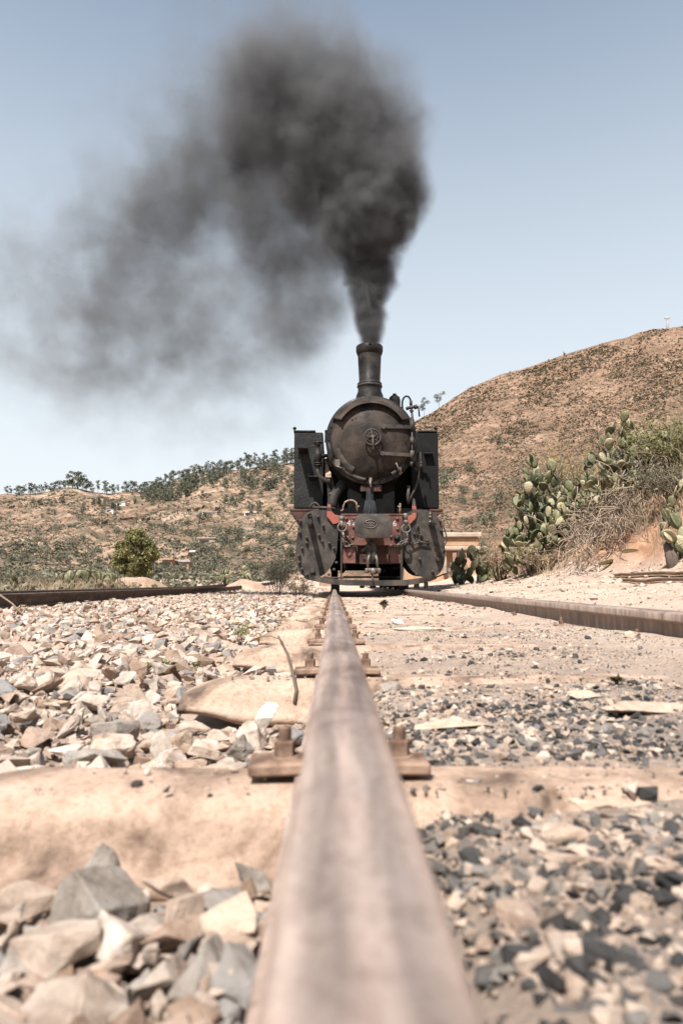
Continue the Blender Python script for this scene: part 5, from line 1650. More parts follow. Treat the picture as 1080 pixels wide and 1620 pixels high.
scrub(surfL, 24000, (-40, 740), (.03, .97), (2.0, 6.5), 6, lambda a, b: a < 720, 'scrub', 'low grey scrub covering the left hill terraces', M['leaf_grey'], 32)
scrub(surfL, 6500, (-40, 740), (.0, .30), (4.5, 11), 9, lambda a, b: a < 720, 'undergrowth', 'grey green undergrowth at the foot of the left hill', M['leaf_grey'], 35)
# undergrowth on the flat between the left track and the hill
r9 = np.random.default_rng(19); n = 6200
Y = r9.uniform(5, 60, n); X = -4.7 - r9.random(n)*(Y*.55+1)
k = r9.random(n) < np.interp(fbm(X*.25, Y*.25, 3, 71), [.36, .55], [.15, 1]); X, Y = X[k], Y[k]
s_ = r9.uniform(.12, .40, len(X))*np.interp(Y, [5, 15, 60], [.4, .7, 1.6])
V, F_, R = scatter(tufts, np.stack([X, Y, zground(X, Y)+s_*.02], 1), np.stack([s_, s_, s_*.9], 1), rand_rot(len(X), .15))
tag(put(bpy.data.objects.new('undergrowth', raw_mesh('undergrowth', V, F_, M['leaf_grey'], False, {'rnd': R}))), 'low dusty undergrowth between the left track and the hill', kind='stuff')
# pale stones on the right slope
r8 = np.random.default_rng(8); n = 9000
px, t = r8.uniform(640, 1120, n), r8.uniform(.02, .98, n); X, Y, Z = surfR(px, t); s = r8.uniform(.5, 1.5, n)*Y/F
V, F_, R = scatter(protos[:8], np.stack([X, Y, Z], 1), s[:, None]*np.array([[1, 1, .8]]), rand_rot(n, .3))
tag(put(bpy.data.objects.new('hillside_stones', raw_mesh('hillside_stones', V, F_, M['stones'], False, {'rnd': R*.25}))), 'pale stones strewn over the right hillside', kind='stuff')

# bushes one can tell apart on the lower left slope
bush_kinds = []
for i in range(6):
    r = random.Random(300+i)
    cs = [(r.uniform(-.5, .5), r.uniform(-.5, .5), r.uniform(.2, .6)) for _ in range(9)]
    rs = [(r.uniform(.22, .38),)*2+(r.uniform(.18, .34),) for _ in range(9)]
    V, F_, R = leaf_cloud(520, cs, rs, .062, seed=300+i)
    bush_kinds.append(raw_mesh('bush', V, F_, M['leaf_grey' if i % 3 else 'leaf_far'], False, {'rnd': R}))
BUSH = [(252, 842, 30, 15), (290, 835, 34, 15), (322, 828, 34, 17), (350, 850, 36, 18), (375, 846, 30, 15), (306, 850, 30, 14), (270, 846, 26, 12), (415, 838, 30, 16), (352, 860, 30, 16), (388, 858, 34, 18), (420, 862, 34, 20), (445, 862, 30, 22), (335, 878, 34, 18), (365, 872, 30, 18), (398, 884, 36, 22), (300, 905, 34, 16), (250, 912, 36, 16), (330, 905, 36, 20), (284, 915, 30, 14), (270, 905, 24, 12), (360, 912, 34, 22), (345, 893, 30, 16), (128, 858, 26, 14), (112, 870, 40, 18), (150, 880, 30, 18), (60, 880, 46, 16), (30, 895, 40, 18), (85, 892, 34, 14), (395, 905, 34, 20), (310, 870, 30, 14), (440, 840, 26, 14), (455, 880, 30, 20), (20, 870, 34, 14), (150, 830, 30, 12), (90, 840, 24, 10), (180, 850, 24, 12), (455, 905, 30, 20), (412, 912, 30, 20), (230, 868, 30, 16), (60, 858, 26, 10)]
for px, py, w, h in BUSH:
    p = on_hill(surfL, px, min(py, 908)); o = bpy.data.objects.new('bush', random.choice(bush_kinds)); put(o, None, p)
    s = mpp(p)*w*.75; o.scale = (s, s, mpp(p)*h*1.35); o.rotation_euler.z = random.uniform(0, 6)
    tag(o, 'grey green bush on the lower slope left of the locomotive', 'bush', 'bushes on the lower left slope')
for px, py, w, h in ((712, 770, 34, 34), (705, 752, 26, 16), (745, 745, 22, 12), (735, 780, 26, 16), (760, 790, 24, 16), (790, 700, 24, 12), (725, 800, 30, 20), (770, 830, 30, 30), (790, 800, 30, 26), (735, 835, 26, 20)):
    p = on_hill(surfR, px, py); o = bpy.data.objects.new('bush', random.choice(bush_kinds)); put(o, None, p)
    s = mpp(p)*w*.75; o.scale = (s, s, mpp(p)*h*1.2); o.rotation_euler.z = random.uniform(0, 6)
    tag(o, 'grey green bush low on the slope just right of the locomotive', 'bush', 'bushes on the lower right slope')

# the big olive tree behind the left track
p = P(213, 917, 34); p.z = float(zground(p.x, p.y))
k_ = mpp(p)
ot = empty('olive_tree', p, 'dense rounded olive green tree behind the left track', 'tree')
mb = MB(); r = random.Random(5)
mb.tube([p-Vector((0, 0, .2)), p+Vector((.1, 0, .5)), p+Vector((-.05, 0, 1.2)), p+Vector((0, .1, 2.0))], [.16, .13, .10, .04], 8)
for i in range(7):
    a = r.uniform(0, 6.28); mb.tube([p+Vector((0, 0, .5+.12*i)), p+Vector((.5*math.cos(a), .5*math.sin(a), 1.0+.14*i)), p+Vector((.9*math.cos(a), .9*math.sin(a), 1.25+.14*i))], [.06, .04, .015], 5)
mb.build('trunk', M['bark'], ot)
cs, rs = [], []
prof_ = [(0, .86), (.15, 1.0), (.35, 1.0), (.55, .90), (.75, .68), (.9, .45), (1.0, .18)]
for i in range(95):
    f = r.random()**.9; w = np.interp(f, [a for a, _ in prof_], [b for _, b in prof_])
    a = r.uniform(0, 6.28); d = math.sqrt(r.random())*w*34*k_
    cs.append((d*math.cos(a), d*math.sin(a)*.9, (4+f*70)*k_)); q = r.uniform(6.5, 11)*k_; rs.append((q, q, q*.9))
V, F_, R = leaf_cloud(22000, cs, rs, .065, seed=5, aspect=2.0, shell=.33)
o = bpy.data.objects.new('crown', raw_mesh('crown', V, F_, M['leaf_olive'], False, {'rnd': R})); put(o, ot, p)

# ---------------------------------------------------------------- prickly pears
def pad_mesh(seed):
    r = random.Random(seed); n = 14
    V = []; ring = []
    for i in range(n):
        a = 2*PI*i/n; x = math.sin(a)*.40*(1+.04*r.uniform(-1, 1)); z = .5-.5*math.cos(a)
        x *= (0.72+.34*z) ; V.append((x, .0, z))
    for s in (-1, 1):
        for i in range(n):
            x, _, z = V[i]; V.append((x*.72, s*.045, .5+(z-.5)*.74+.01))
    V += [(0, -.058, .52), (0, .058, .52)]
    Fc = []
    for i in range(n):
        j = (i+1) % n
        Fc += [(i, j, n+j), (i, n+j, n+i), (n+i, n+j, 3*n), (j, i, 2*n+i), (j, 2*n+i, 2*n+j), (2*n+j, 2*n+i, 3*n+1)]
    # slight cupping
    V = [(x, y+.10*(x*x)*(1 if seed % 2 else -1)+.03*math.sin(z*4+seed), z) for x, y, z in V]
    return V, Fc
pad_v = [pad_mesh(s) for s in range(5)]
pads = [raw_mesh('pad', v, f, M['pad'], True) for v, f in pad_v]
pads_pale = [raw_mesh('pad', v, f, M['padpale'], True) for v, f in pad_v[:3]]
fm = MB(); fm.lathe([(.0, 0), (.035, .02), (.05, .07), (.04, .12), (.0, .13)], (0, 0, 0), 'Z', 6); fruit_me = fm.mesh('fruit', M['yellow'])
def zfoot(b, x, y): return float(zground(b.x+x, b.y+y))
def prickly_pear(base, height, width, n, padlen, label, seed, pale=.12, group=None, depth=None, fruits=0, lean=(0, 0)):
    r = random.Random(seed)
    o = empty('prickly_pear', base, label, 'cactus', group)
    depth = depth or width*.6
    # lower woody stem
    mb = MB()
    for i in range(3):
        x = r.uniform(-.3, .3)*width
        mb.tube([base+Vector((x, 0, -.15)), base+Vector((x*1.1, .05, height*.18)), base+Vector((x*1.2, .1, height*.34))], [padlen*.22, padlen*.2, padlen*.12], 7)
    mb.build('stem', M['bark'], o)
    ends = []
    made = 0; tries = 0
    for i in range(max(4, int(n*.16))):
        x = r.uniform(-.5, .5)*width; y = r.uniform(-.5, .5)*depth
        ends.append((Vector((x, y, r.uniform(-.02, .10)*height)), Vector((r.uniform(-.5, .5), r.uniform(-.4, .2), 1)).normalized(), 0))
    while made < (n*.4 if n > 50 else n) and tries < n*12:
        tries += 1
        if not ends: break
        k = r.randrange(len(ends)); pos, d, gen = ends[k]
        L = padlen*r.uniform(.72, 1.15)
        tip = pos+d*L
        lim = height*(1-.55*(abs(tip.x-lean[0]*tip.z)/(width*.5))**2.2)
        if tip.z > lim or abs(tip.x) > width*.62 or abs(tip.y) > depth*.7:
            if r.random() < .5: ends.pop(k)
            continue
        ang = r.uniform(0, PI)
        q = d.to_track_quat('Z', 'Y') @ Matrix.Rotation(ang, 3, 'Z').to_quaternion()
        c = bpy.data.objects.new('pad', r.choice(pads_pale if r.random() < pale else pads))
        COL.objects.link(c); c.parent = o; c.location = pos; c.rotation_mode = 'QUATERNION'; c.rotation_quaternion = q; c.scale = (L, L, L)
        made += 1
        if fruits and r.random() < fruits:
            f = bpy.data.objects.new('fruit', fruit_me); COL.objects.link(f); f.parent = c
            a = r.uniform(-.5, .5); f.location = (a*.5, 0, .97-abs(a)*.3)
        ax = q @ Vector((1, 0, 0))
        for j in range(r.choice((1, 2, 2, 3))):
            s = r.uniform(-.75, .75)
            nd = (d*1.0 + ax*s*1.1 + Vector((r.uniform(-.45, .45), r.uniform(-.45, .35), r.uniform(.05, .5)))).normalized()
            ends.append((pos + d*L*.93*(1-abs(s)*.22) + ax*s*L*.36, nd, gen+1))
    while made < n:
        # pads filling the inside of the thicket, most of them facing outwards
        f = r.random()**.8; x = r.uniform(-1, 1)
        zmax = height*(1-.55*abs(x)**2.2)*(.80+.2*r.random())
        z = zmax*f; y = -r.random()**.5*depth*.5*(1-.5*f) if r.random() < .75 else r.uniform(-.5, .5)*depth
        d = Vector((x*.5+r.gauss(0, .45), r.gauss(-.15, .45), 1)).normalized()
        L = padlen*r.uniform(.65, 1.1)
        q = d.to_track_quat('Z', 'Y') @ Matrix.Rotation(r.uniform(0, PI), 3, 'Z').to_quaternion()
        c = bpy.data.objects.new('pad', r.choice(pads_pale if r.random() < pale else pads)); COL.objects.link(c); c.parent = o
        c.location = (x*width*.5+lean[0]*z, y, max(z-L*.6, zfoot(base, x*width*.5, y)-base.z)); c.rotation_mode = 'QUATERNION'; c.rotation_quaternion = q; c.scale = (L, L*1.1, L); made += 1
        if fruits and r.random() < fruits*f:
            fo = bpy.data.objects.new('fruit', fruit_me); COL.objects.link(fo); fo.parent = c; fo.location = (r.uniform(-.2, .2), 0, .93)
    return o
def gpt(px, Y, py=923):
    p = P(px, py, Y); p.z = float(zground(p.x, p.y)); return p
b = gpt(866, 13.0); b.z -= .1; sc_ = 13.0/F
prickly_pear(b, 192*sc_, 126*sc_, 290, 21*sc_, 'tall dark prickly pear thicket on the bank right of the locomotive', 3, .14, fruits=.22)
b = gpt(868, 12.6); sc_ = 12.6/F
prickly_pear(b, 90*sc_, 130*sc_, 110, 20*sc_, 'lower tangled prickly pear in front of the tall thicket', 4, .25)
b = gpt(752, 15.5); b.z -= .1; sc_ = 15.5/F
prickly_pear(b, 78*sc_, 78*sc_, 60, 22*sc_, 'small sprawling prickly pear beside the ochre wall', 5, .30)
b = gpt(1000, 11.2); sc_ = 11.2/F
b = P(990, 800, 10.9); b.z = float(zground(b.x, b.y))
hb = P(990, 655, 10.9).z-b.z
prickly_pear(b, hb, 135*sc_, 210, 20*sc_, 'straggling prickly pear on top of the bank among dry stalks', 6, .42, fruits=.15)
b = gpt(1078, 7.6); sc_ = 7.6/F
prickly_pear(b, 88*sc_, 70*sc_, 26, 30*sc_, 'pale prickly pear cut by the right edge above the loose rails', 7, .6)
b = P(1045, 760, 10.2); b.z = float(zground(b.x, b.y))-.05; sc_ = 10.2/F
prickly_pear(b, 95*sc_, 110*sc_, 56, 20*sc_, 'dark prickly pear pads crowding the bank at the right edge', 9, .35)
b = P(1056, 845, 9.0); b.z = float(zground(b.x, b.y))-.08; sc_ = 9.0/F
prickly_pear(b, 95*sc_, 95*sc_, 46, 21*sc_, 'shaded prickly pear on the red dirt above the fallen pad', 11, .3)
b = P(915, 800, 11.9); b.z = float(zground(b.x, b.y))-.05; sc_ = 11.9/F
prickly_pear(b, 110*sc_, 100*sc_, 110, 20*sc_, 'dense prickly pear between the tall thicket and the dry vines', 10, .22, fruits=.1)
b = gpt(940, 11.6); sc_ = 11.6/F
prickly_pear(b+Vector((0, 0, .1)), 60*sc_, 80*sc_, 60, 19*sc_, 'dusty prickly pear on the red dirt of the bank foot', 8, .45)
for (px, Y, h, w, n, lb) in ((108, 17, 26, 50, 26, 'low prickly pear clump at the left of the hedge behind the left track'), (142, 17.5, 34, 54, 40, 'middle prickly pear clump of the hedge behind the left track'), (180, 18, 34, 50, 38, 'prickly pear clump touching the olive tree behind the left track'), (14, 12, 46, 30, 14, 'pale prickly pear at the left edge behind the parallel track')):
    b = gpt(px, Y); sc_ = Y/F; b.z -= .05
    prickly_pear(b, (h+6)*sc_, w*sc_, n, 16*sc_, lb, px, .35)
for (px, Y, h, w, n, lb) in ((350, 24, 28, 60, 24, 'prickly pear clump behind the sandy mound at the end of the left track'), (388, 25, 30, 40, 22, 'prickly pear clump left of the grey tamarisk bush')):
    b = gpt(px, Y); sc_ = Y/F
    prickly_pear(b, (h+6)*sc_, w*sc_, n, 12*sc_, lb, px, .25)

# grey feathery bush left of the locomotive
def twig_bush(base, h, w, n, mat, twigmat, label, seed, leafsize, nl, name='bush', cat='bush', lean=0.0):
    r = random.Random(seed)
    o = empty(name, base, label, cat)
    mb = MB(); cs = []
    for i in range(n):
        a = r.uniform(0, 6.28); d = r.uniform(.15, .5)*w
        tip = Vector((d*math.cos(a)+lean*h, d*math.sin(a)*.7, h*r.uniform(.5, 1.0)))
        m1 = tip*.5+Vector((r.uniform(-.08, .08)*w, 0, h*.08))
        mb.tube([base+Vector((tip.x*.1, tip.y*.1, -.05)), base+m1, base+tip], [h*.010, h*.007, h*.003], 4)
        for k in range(5): cs.append((Vector((0, 0, 0)).lerp(m1, .5).lerp(tip, .25+.18*k)+Vector((r.uniform(-.1, .1)*w, r.uniform(-.1, .1)*w, r.uniform(-.05, .05)*h)))[:])
    mb.build('branch', twigmat, o)
    V, F_, R = leaf_cloud(nl, cs, [h*.13]*len(cs), leafsize, seed=seed, aspect=3.0)
    c = bpy.data.objects.new('foliage', raw_mesh('foliage', V, F_, mat, False, {'rnd': R})); put(c, o, base)
    return o
b = gpt(440, 14.5); twig_bush(b, 1.0, 1.0, 11, M['leaf_pale'], M['straw'], 'feathery grey tamarisk bush between the left track and the locomotive', 41, .017, 5200, 'tamarisk_bush')
b = gpt(472, 13.5); twig_bush(b, .42, .7, 20, M['straw'], M['twig'], 'dry straw coloured weeds beside the left cylinder cover', 42, .022, 900, 'dry_weeds', 'weeds')
b = gpt(35, 15.0); twig_bush(b, .50, 1.7, 30, M['leaf_grey'], M['twig'], 'dry grey brush behind the left track at the left edge', 43, .026, 2600, 'dry_brush', 'brush')
b = gpt(790, 14.0); twig_bush(b, .85, 1.1, 40, M['straw'], M['twig'], 'blurred dry grass bush between the small and the tall prickly pear', 44, .022, 2600, 'dry_bush')
b = gpt(722, 17.5); twig_bush(b, .55, .8, 20, M['leaf_grey'], M['twig'], 'grey weedy bush beneath the ochre wall', 45, .025, 1100)
b = P(905, 760, 16.6); b.z = float(zground(b.x, b.y))
twig_bush(b, P(900, 700, 16.6).z-b.z, 2.4, 50, M['yellowgreen'], M['twig'], 'yellow flecked wiry bush behind the tall prickly pear', 46, .030, 3600, 'yellow_bush', lean=-.05)
b = P(880, 760, 19); b.z = float(zground(b.x, b.y))
twig_bush(b, P(840, 712, 19).z-b.z, 3.4, 50, M['leaf_far2'], M['twig'], 'brown hazy bush on the slope above the thicket', 47, .035, 4200, 'brown_bush')
b = P(868, 905, 12.0); b.z = float(zground(b.x, b.y))
twig_bush(b, .42, 1.5, 40, M['straw'], M['twig'], 'dead straw and stalks heaped under the prickly pear thicket', 48, .028, 2600, 'straw_heap', 'straw')
b = P(862, 800, 13.8); b.z = float(zground(b.x, b.y))-.1
twig_bush(b, 1.75, 1.5, 40, M['leaf_far'], M['twig'], 'added dark foliage standing for shade inside the tall prickly pear thicket', 61, .035, 5200, 'dark_bush')  # foliage added so the gaps between pads look shaded
b = P(1010, 760, 11.4); b.z = float(zground(b.x, b.y))-.1
twig_bush(b, .9, 1.6, 44, M['leaf_far'], M['twig'], 'dark leafy bush behind the straggling prickly pear on the bank', 62, .032, 4200, 'dark_bush')
for px, py, Y, h_, w_, lb in ((1072, 815, 9.2, .62, 1.3, 'dark leafy bush at the right edge above the shaded prickly pear'), (1062, 735, 9.9, .8, 1.5, 'dark leafy bush below the tall grass at the right edge')):
    b = P(px, py, Y); b.z = float(zground(b.x, b.y))-.08
    twig_bush(b, h_, w_, 46, M['leaf_olive' if py < 800 else 'leaf_grey'], M['twig'], lb, px, .024, 3800, 'dark_bush')
# tall grass over the bank at the right edge
def blades(name, cx_, y0, n, x0, x1, h0, h1, mat, label, seed, w=.012, bend=.5, kind='stuff', zfun=None, dy=1.0, hang=False):
    r = np.random.default_rng(seed)
    x = r.uniform(x0, x1, n); y = y0 + r.uniform(-dy, dy, n); z = zground(x, y) - .03
    h = r.uniform(h0, h1, n); a = r.uniform(0, 2*PI, n); bd = r.normal(0, bend, n)*h
    w_ = w*r.uniform(.5, 1.2, n)
    m = 5; V = np.zeros((n, m, 2, 3))
    for k in range(m):
        s = k/(m-1)
        bx_ = x + np.cos(a)*bd*s**2; by_ = y + np.sin(a)*bd*s**2; bz_ = z + h*(s if not hang else s-1.35*s*s)
        ww = w_*(1-s*.85)
        V[:, k, 0] = np.stack([bx_-ww*np.sin(a+1.2), by_-ww*.3, bz_], 1); V[:, k, 1] = np.stack([bx_+ww*np.sin(a+1.2), by_+ww*.3, bz_], 1)
    V = V.reshape(-1, 3); i = (np.arange(n)*m*2)[:, None]
    F_ = np.concatenate([i+np.array([[k*2, k*2+1, k*2+3, k*2+2]]) for k in range(m-1)])
    o = put(bpy.data.objects.new(name, raw_mesh(name, V, F_, mat, True, {'rnd': np.repeat(r.random(n), m*2)})))
    return tag(o, label, kind=kind)
blades('tall_grass', 0, 9.9, 1500, 4.95, 6.8, .35, .95, M['grass'], 'tall green grass on top of the bank at the right edge', 1, .010, .22, dy=1.3)
blades('dry_grass', 0, 10.0, 2600, 4.25, 6.0, .2, .7, M['straw'], 'dry grass hanging over the bank', 2, .006, .7, dy=2.2)
blades('dry_grass', 0, 13.5, 1500, 3.5, 5.2, .10, .40, M['straw'], 'dry grass at the foot of the thicket', 3, .006, .6, dy=2.5)
blades('dry_grass', 0, 15.5, 1600, -6.2, -4.4, .10, .38, M['straw'], 'dry grass fringe behind the left track', 4, .006, .6, dy=4)
b = P(1045, 770, 10.6); b.z = float(zground(b.x, b.y))-.05
twig_bush(b, .85, 1.5, 44, M['leaf_olive'], M['twig'], 'dark olive bush among dry stalks on the bank at the right edge', 51, .030, 4200, 'olive_bush')
b = P(985, 700, 11.6); b.z = float(zground(b.x, b.y))-.05
twig_bush(b, .55, 1.2, 34, M['yellowgreen'], M['twig'], 'small yellow green bush on top of the bank beside the straggling cactus', 52, .026, 2600, 'yellow_green_bush')
blades('dry_grass', 0, 5.8, 2200, 4.0, 6.4, .12, .45, M['straw'], 'dry grass on the nearer red bank', 14, .005, .6, dy=3.2)
# tangled dry vines on the bank: long thin curling stalks
r = random.Random(99); mb = MB()
for i in range(620):
    px = r.gauss(985, 58); py = r.uniform(690, 860)
    if px < 895 or px > 1090: continue
    Y = r.uniform(9.6, 11.8); p = P(px, py, Y); z = float(zground(p.x, p.y))
    q = Vector((p.x, p.y, max(z+.03, min(p.z, z+.55)))); d = Vector((r.gauss(-.2, .7), r.gauss(-.3, .4), r.gauss(-.15, .6))).normalized()
    pts = [q]; stp = r.uniform(.06, .15)
    for k in range(r.randint(4, 7)):
        d = (d+Vector((r.gauss(0, .35), r.gauss(0, .25), r.gauss(-.10, .3)))).normalized(); q = q+d*stp
        zg_ = float(zground(q.x, q.y)); q.z = max(q.z, zg_+.01); pts.append(q.copy())
    mb.tube(pts, r.uniform(.003, .0085), 4)
o = mb.build('dry_vines', M['twig'], None); tag(o, 'tangle of bleached dry vines hanging down the bank', kind='stuff')
at = o.data.attributes.new('rnd', 'FLOAT', 'POINT'); at.data.foreach_set('value', np.repeat(rng.random(len(o.data.vertices)//8+1), 8)[:len(o.data.vertices)].astype(np.float32))
# loose pads fallen on the bank dirt
for k, (px, py, Y, lb) in enumerate(((985, 875, 8.4, 'fallen pale cactus pad lying flat on the red dirt'), (1002, 783, 9.9, 'pale round cactus pad facing out of the dry vines'), (945, 893, 9.6, 'withered cactus pad at the foot of the bank'))):
    p = P(px, py, Y); z = float(zground(p.x, p.y)); p.z = max(p.z, z+.02)
    o = bpy.data.objects.new('fallen_pad', pads_pale[k % 3]); put(o, None, p); o.scale = (.22, .22, .22); o.rotation_euler = ((1.35, .2, .3), (.3, .2, .4), (1.2, .4, 1))[k]
    tag(o, lb, 'cactus pad')

# ================================================================== BUILDINGS
def house(p, w, d, h, wall, roof, label, pitch=.12, over=.3, name='house', doors=1, rz=0):
    o = empty(name, p, label, 'house')
    mb = MB(); mb.box(p+Vector((-w/2, 0, -1.5)), p+Vector((w/2, d, h))); mb.build('wall', M[wall], o)
    mb = MB(); e = over
    vs = [p+Vector((x, y, z)) for x, y, z in ((-w/2-e, -e, h-.02), (w/2+e, -e, h+.02), (w/2+e, d+e, h+d*pitch), (-w/2-e, d+e, h+d*pitch))]
    vs += [v+Vector((0, 0, .16)) for v in vs]
    mb.add(vs, [(3, 2, 1, 0), (4, 5, 6, 7), (0, 1, 5, 4), (1, 2, 6, 5), (2, 3, 7, 6), (3, 0, 4, 7)]); mb.build('roof', M[roof], o)
    for k in range(doors):
        x = (-.28+.5*k)*w; MB().box(p+Vector((x-.45, -.05, -.2)), p+Vector((x+.45, .05, h*.68))).build('door', M['darkgap'], o)
        x2 = x+.26*w; MB().box(p+Vector((x2-.4, -.06, h*.4)), p+Vector((x2+.4, .05, h*.68))).build('window', M['darkgap'], o)
    o.rotation_euler.z = rz
    return o
def hpt(px, py): return on_hill(surfL, px, py)
for (px, py, wpx, hpx, wall, roof, lb) in ((265, 898, 15, 12, 'plaster', 'plaster', 'small ochre flat-topped hut right of the olive tree'), (285, 899, 29, 9, 'plaster', 'tin', 'low ochre shack with pale tin roof beside the ochre hut'),
        (330, 815, 24, 4.5, 'whitewall', 'tin', 'long low white house on the middle terrace below the wood'), (395, 813, 18, 3, 'whitewall', 'whitewall', 'low white wall-like house right of the middle terrace'), (189, 800, 14, 5, 'whitewall', 'tin', 'white house among round trees high on the left terraces'),
        (172, 812, 11, 4, 'whitewall', 'tin', 'small white house below the high white house'), (389, 845, 22, 4, 'darkgap', 'teal', 'shed with teal tin roof above the bushes'), (327, 861, 26, 9, 'palewall', 'palewall', 'pale flat-roofed house half hidden by bushes left of the locomotive'), (305, 878, 6, 7, 'whitewall', 'whitewall', 'tiny white hut behind the shacks')):
    p = hpt(px, py); k_ = mpp(p)
    house(p+Vector((0, 0, .0)), wpx*k_, max(2.0, wpx*k_*.7), hpx*k_, wall, roof, lb, pitch=.05, over=.15+.01*wpx*k_)
# terrace walls
for i, (px0, px1, py, lb) in enumerate(((5, 38, 803, 'dry stone terrace wall at the far left of the hill'), (150, 215, 828, 'dry stone terrace wall in the middle of the left hill'), (222, 300, 808, 'long terrace wall beneath the wood'), (180, 240, 822, 'short terrace wall above the olive tree'), (300, 350, 806, 'terrace wall beside the long white house'))):
    o = None; mb = MB(); n = 14; ps = [hpt(px0+(px1-px0)*k/n, py+2*math.sin(k*.7)) for k in range(n+1)]
    for a, b_ in zip(ps[:-1], ps[1:]):
        mb.add([a+Vector((0, 0, -1)), b_+Vector((0, 0, -1)), b_+Vector((0, 0, .9)), a+Vector((0, 0, .9)), a+Vector((0, .7, -1)), b_+Vector((0, .7, -1)), b_+Vector((0, .7, .9)), a+Vector((0, .7, .9))], [(0, 1, 2, 3), (3, 2, 6, 7), (5, 4, 7, 6)])
    tag(mb.build('terrace_wall', M['hill_l'], None, loc=ps[0]), lb, 'wall')
# ochre platform wall right of the locomotive
Yw = 21.0
a, b_ = P(640, 884, Yw), P(757, 850, Yw)
w = empty('low_wall', (a.x, Yw, a.z), 'low ochre wall with pale coping right of the locomotive', 'wall')
MB().box((a.x, Yw, P(0, 864, Yw).z), (b_.x, Yw+1.4, P(0, 850, Yw).z), bev=.02).build('wall', M['plaster'], w)
MB().box((a.x-.1, Yw-.10, P(0, 850, Yw).z+.004), (b_.x+.08, Yw+1.5, P(0, 842, Yw).z), bev=.03).build('coping', M['palewall'], w)
MB().box((a.x-.1, Yw-.25, P(0, 871, Yw).z), (P(740, 0, Yw).x, Yw+1.3, P(0, 864.5, Yw).z), bev=.03).build('ledge', M['palewall'], w)
for x0, x1 in ((700, 705), (722, 727)):
    MB().box((P(x0, 870, Yw).x, Yw-.12, P(0, 908, Yw).z), (P(x1, 870, Yw).x, Yw+.1, P(0, 871.5, Yw).z), bev=.02).build('pier', M['palewall'], w)
MB().box((a.x, Yw+.1, P(0, 925, Yw).z), (b_.x-.8, Yw+1.2, P(0, 871.5, Yw).z)).build('base', M['plaster'], w)

# ================================================================== SMALL PLANTS AND TWIGS BY THE RAIL
def weed(px, py, Y, h, n, label, seed, flower=False, mat='leaf_green', name='weed', leaf=.016):
    p = P(px, py, Y); p.z = float(zground(p.x, p.y))
    o = empty(name, p, label, 'weed'); r = random.Random(seed); mb = MB(); tips = []
    Vs, Fs, off = [], [], 0
    for i in range(n):
        a = r.uniform(0, 6.28); d = r.uniform(.15, .55)*h; tip = p+Vector((d*math.cos(a), d*math.sin(a), h*r.uniform(.55, 1.0)))
        mid = p.lerp(tip, .5)+Vector((0, 0, h*.1)); mb.tube([p-Vector((0, 0, .01)), mid, tip], [.0016, .0013, .0007], 4); tips.append(tip)
        for k in range(6):
            c = mid.lerp(tip, k/5.0) if k > 0 else mid; dr = Vector((r.uniform(-1, 1), r.uniform(-1, 1), r.uniform(-.1, .8))).normalized(); L = leaf*r.uniform(.7, 1.4)
            sd = dr.cross(Vector((r.uniform(-1, 1), r.uniform(-1, 1), 1))).normalized()*L*.26
            Vs += [c, c+dr*L*.5+sd, c+dr*L+Vector((0, 0, -L*.15)), c+dr*L*.5-sd]; Fs += [(off, off+1, off+2), (off, off+2, off+3)]; off += 4
    mb.build('stem', M['twig'], o)
    me = raw_mesh('leaf', [tuple(v-p) for v in Vs], Fs, M[mat], False, {'rnd': np.repeat(rng.random(off//4), 4)})
    c = bpy.data.objects.new('foliage', me); put(c, o, p)
    if flower:
        tip = max(tips, key=lambda v: v.z); fb = MB()
        for k in range(8):
            a = 2*PI*k/8; u = Vector((math.cos(a), math.sin(a)*.7-.2, .35)).normalized()*.013; v = Vector((-math.sin(a), math.cos(a), 0))*.004
            fb.add([tip, tip+u*.6+v, tip+u, tip+u*.6-v], [(0, 1, 2), (0, 2, 3)])
        fb.lathe([(.0045, 0), (.004, .003), (0, .004)], tip, 'Z', 8); fb.build('flower', M['yellow'], o)
    return o
weed(380, 1004, 3.15, .105, 9, 'small leafy weed with one yellow flower among the ballast', 1, True, leaf=.020)
weed(432, 992, 3.6, .12, 6, 'spindly weed standing beside the sleeper ends', 2, leaf=.014)
weed(412, 1003, 3.2, .05, 6, 'low weed with small yellow leaves left of a sleeper end', 3, mat='yellowgreen')
weed(268, 1055, 2.0, .045, 8, 'low green weed sprouting between ballast stones', 4)
weed(232, 1056, 2.0, .022, 6, 'tiny green sprig left of the low green weed', 5, leaf=.011)
weed(310, 1045, 2.25, .030, 6, 'tiny green sprig right of the low green weed', 6, leaf=.011)
weed(90, 1030, 2.7, .022, 6, 'tiny sprig in the ballast at the far left', 7, leaf=.012)
weed(516, 985, 4.2, .10, 10, 'dry brown weed growing against the rail', 8, mat='straw', leaf=.014)
weed(520, 965, 5.6, .10, 10, 'dry brown weed growing against the rail farther along', 9, mat='straw', leaf=.014)
weed(607, 964, 5.4, .07, 14, 'flat dry weed between the rails before the locomotive', 10, mat='leaf_far2', leaf=.03)
weed(975, 1087, 1.4, .014, 8, 'brown dead sprig between the rails at the right', 12, mat='leaf_far2', leaf=.014)
weed(30, 968, 5.0, .06, 9, 'dry grass tuft below the left track', 13, mat='straw', leaf=.03)
def twig(pts, r, label, name='twig', mat='bark', rad=None):
    mb = MB(); mb.tube([P(*p) for p in pts], rad or [r*(1-.5*i/(len(pts)-1)) for i in range(len(pts))], 6)
    o = mb.build(name, M[mat], None, loc=P(*pts[0])); tag(o, label, 'twig'); return o
twig([(466, 1112, 1.42), (469, 1092, 1.43), (462, 1060, 1.45), (455, 1035, 1.46), (446, 1018, 1.47), (440, 1006, 1.48)], .0042, 'dark bare twig standing up between rail and white stone')
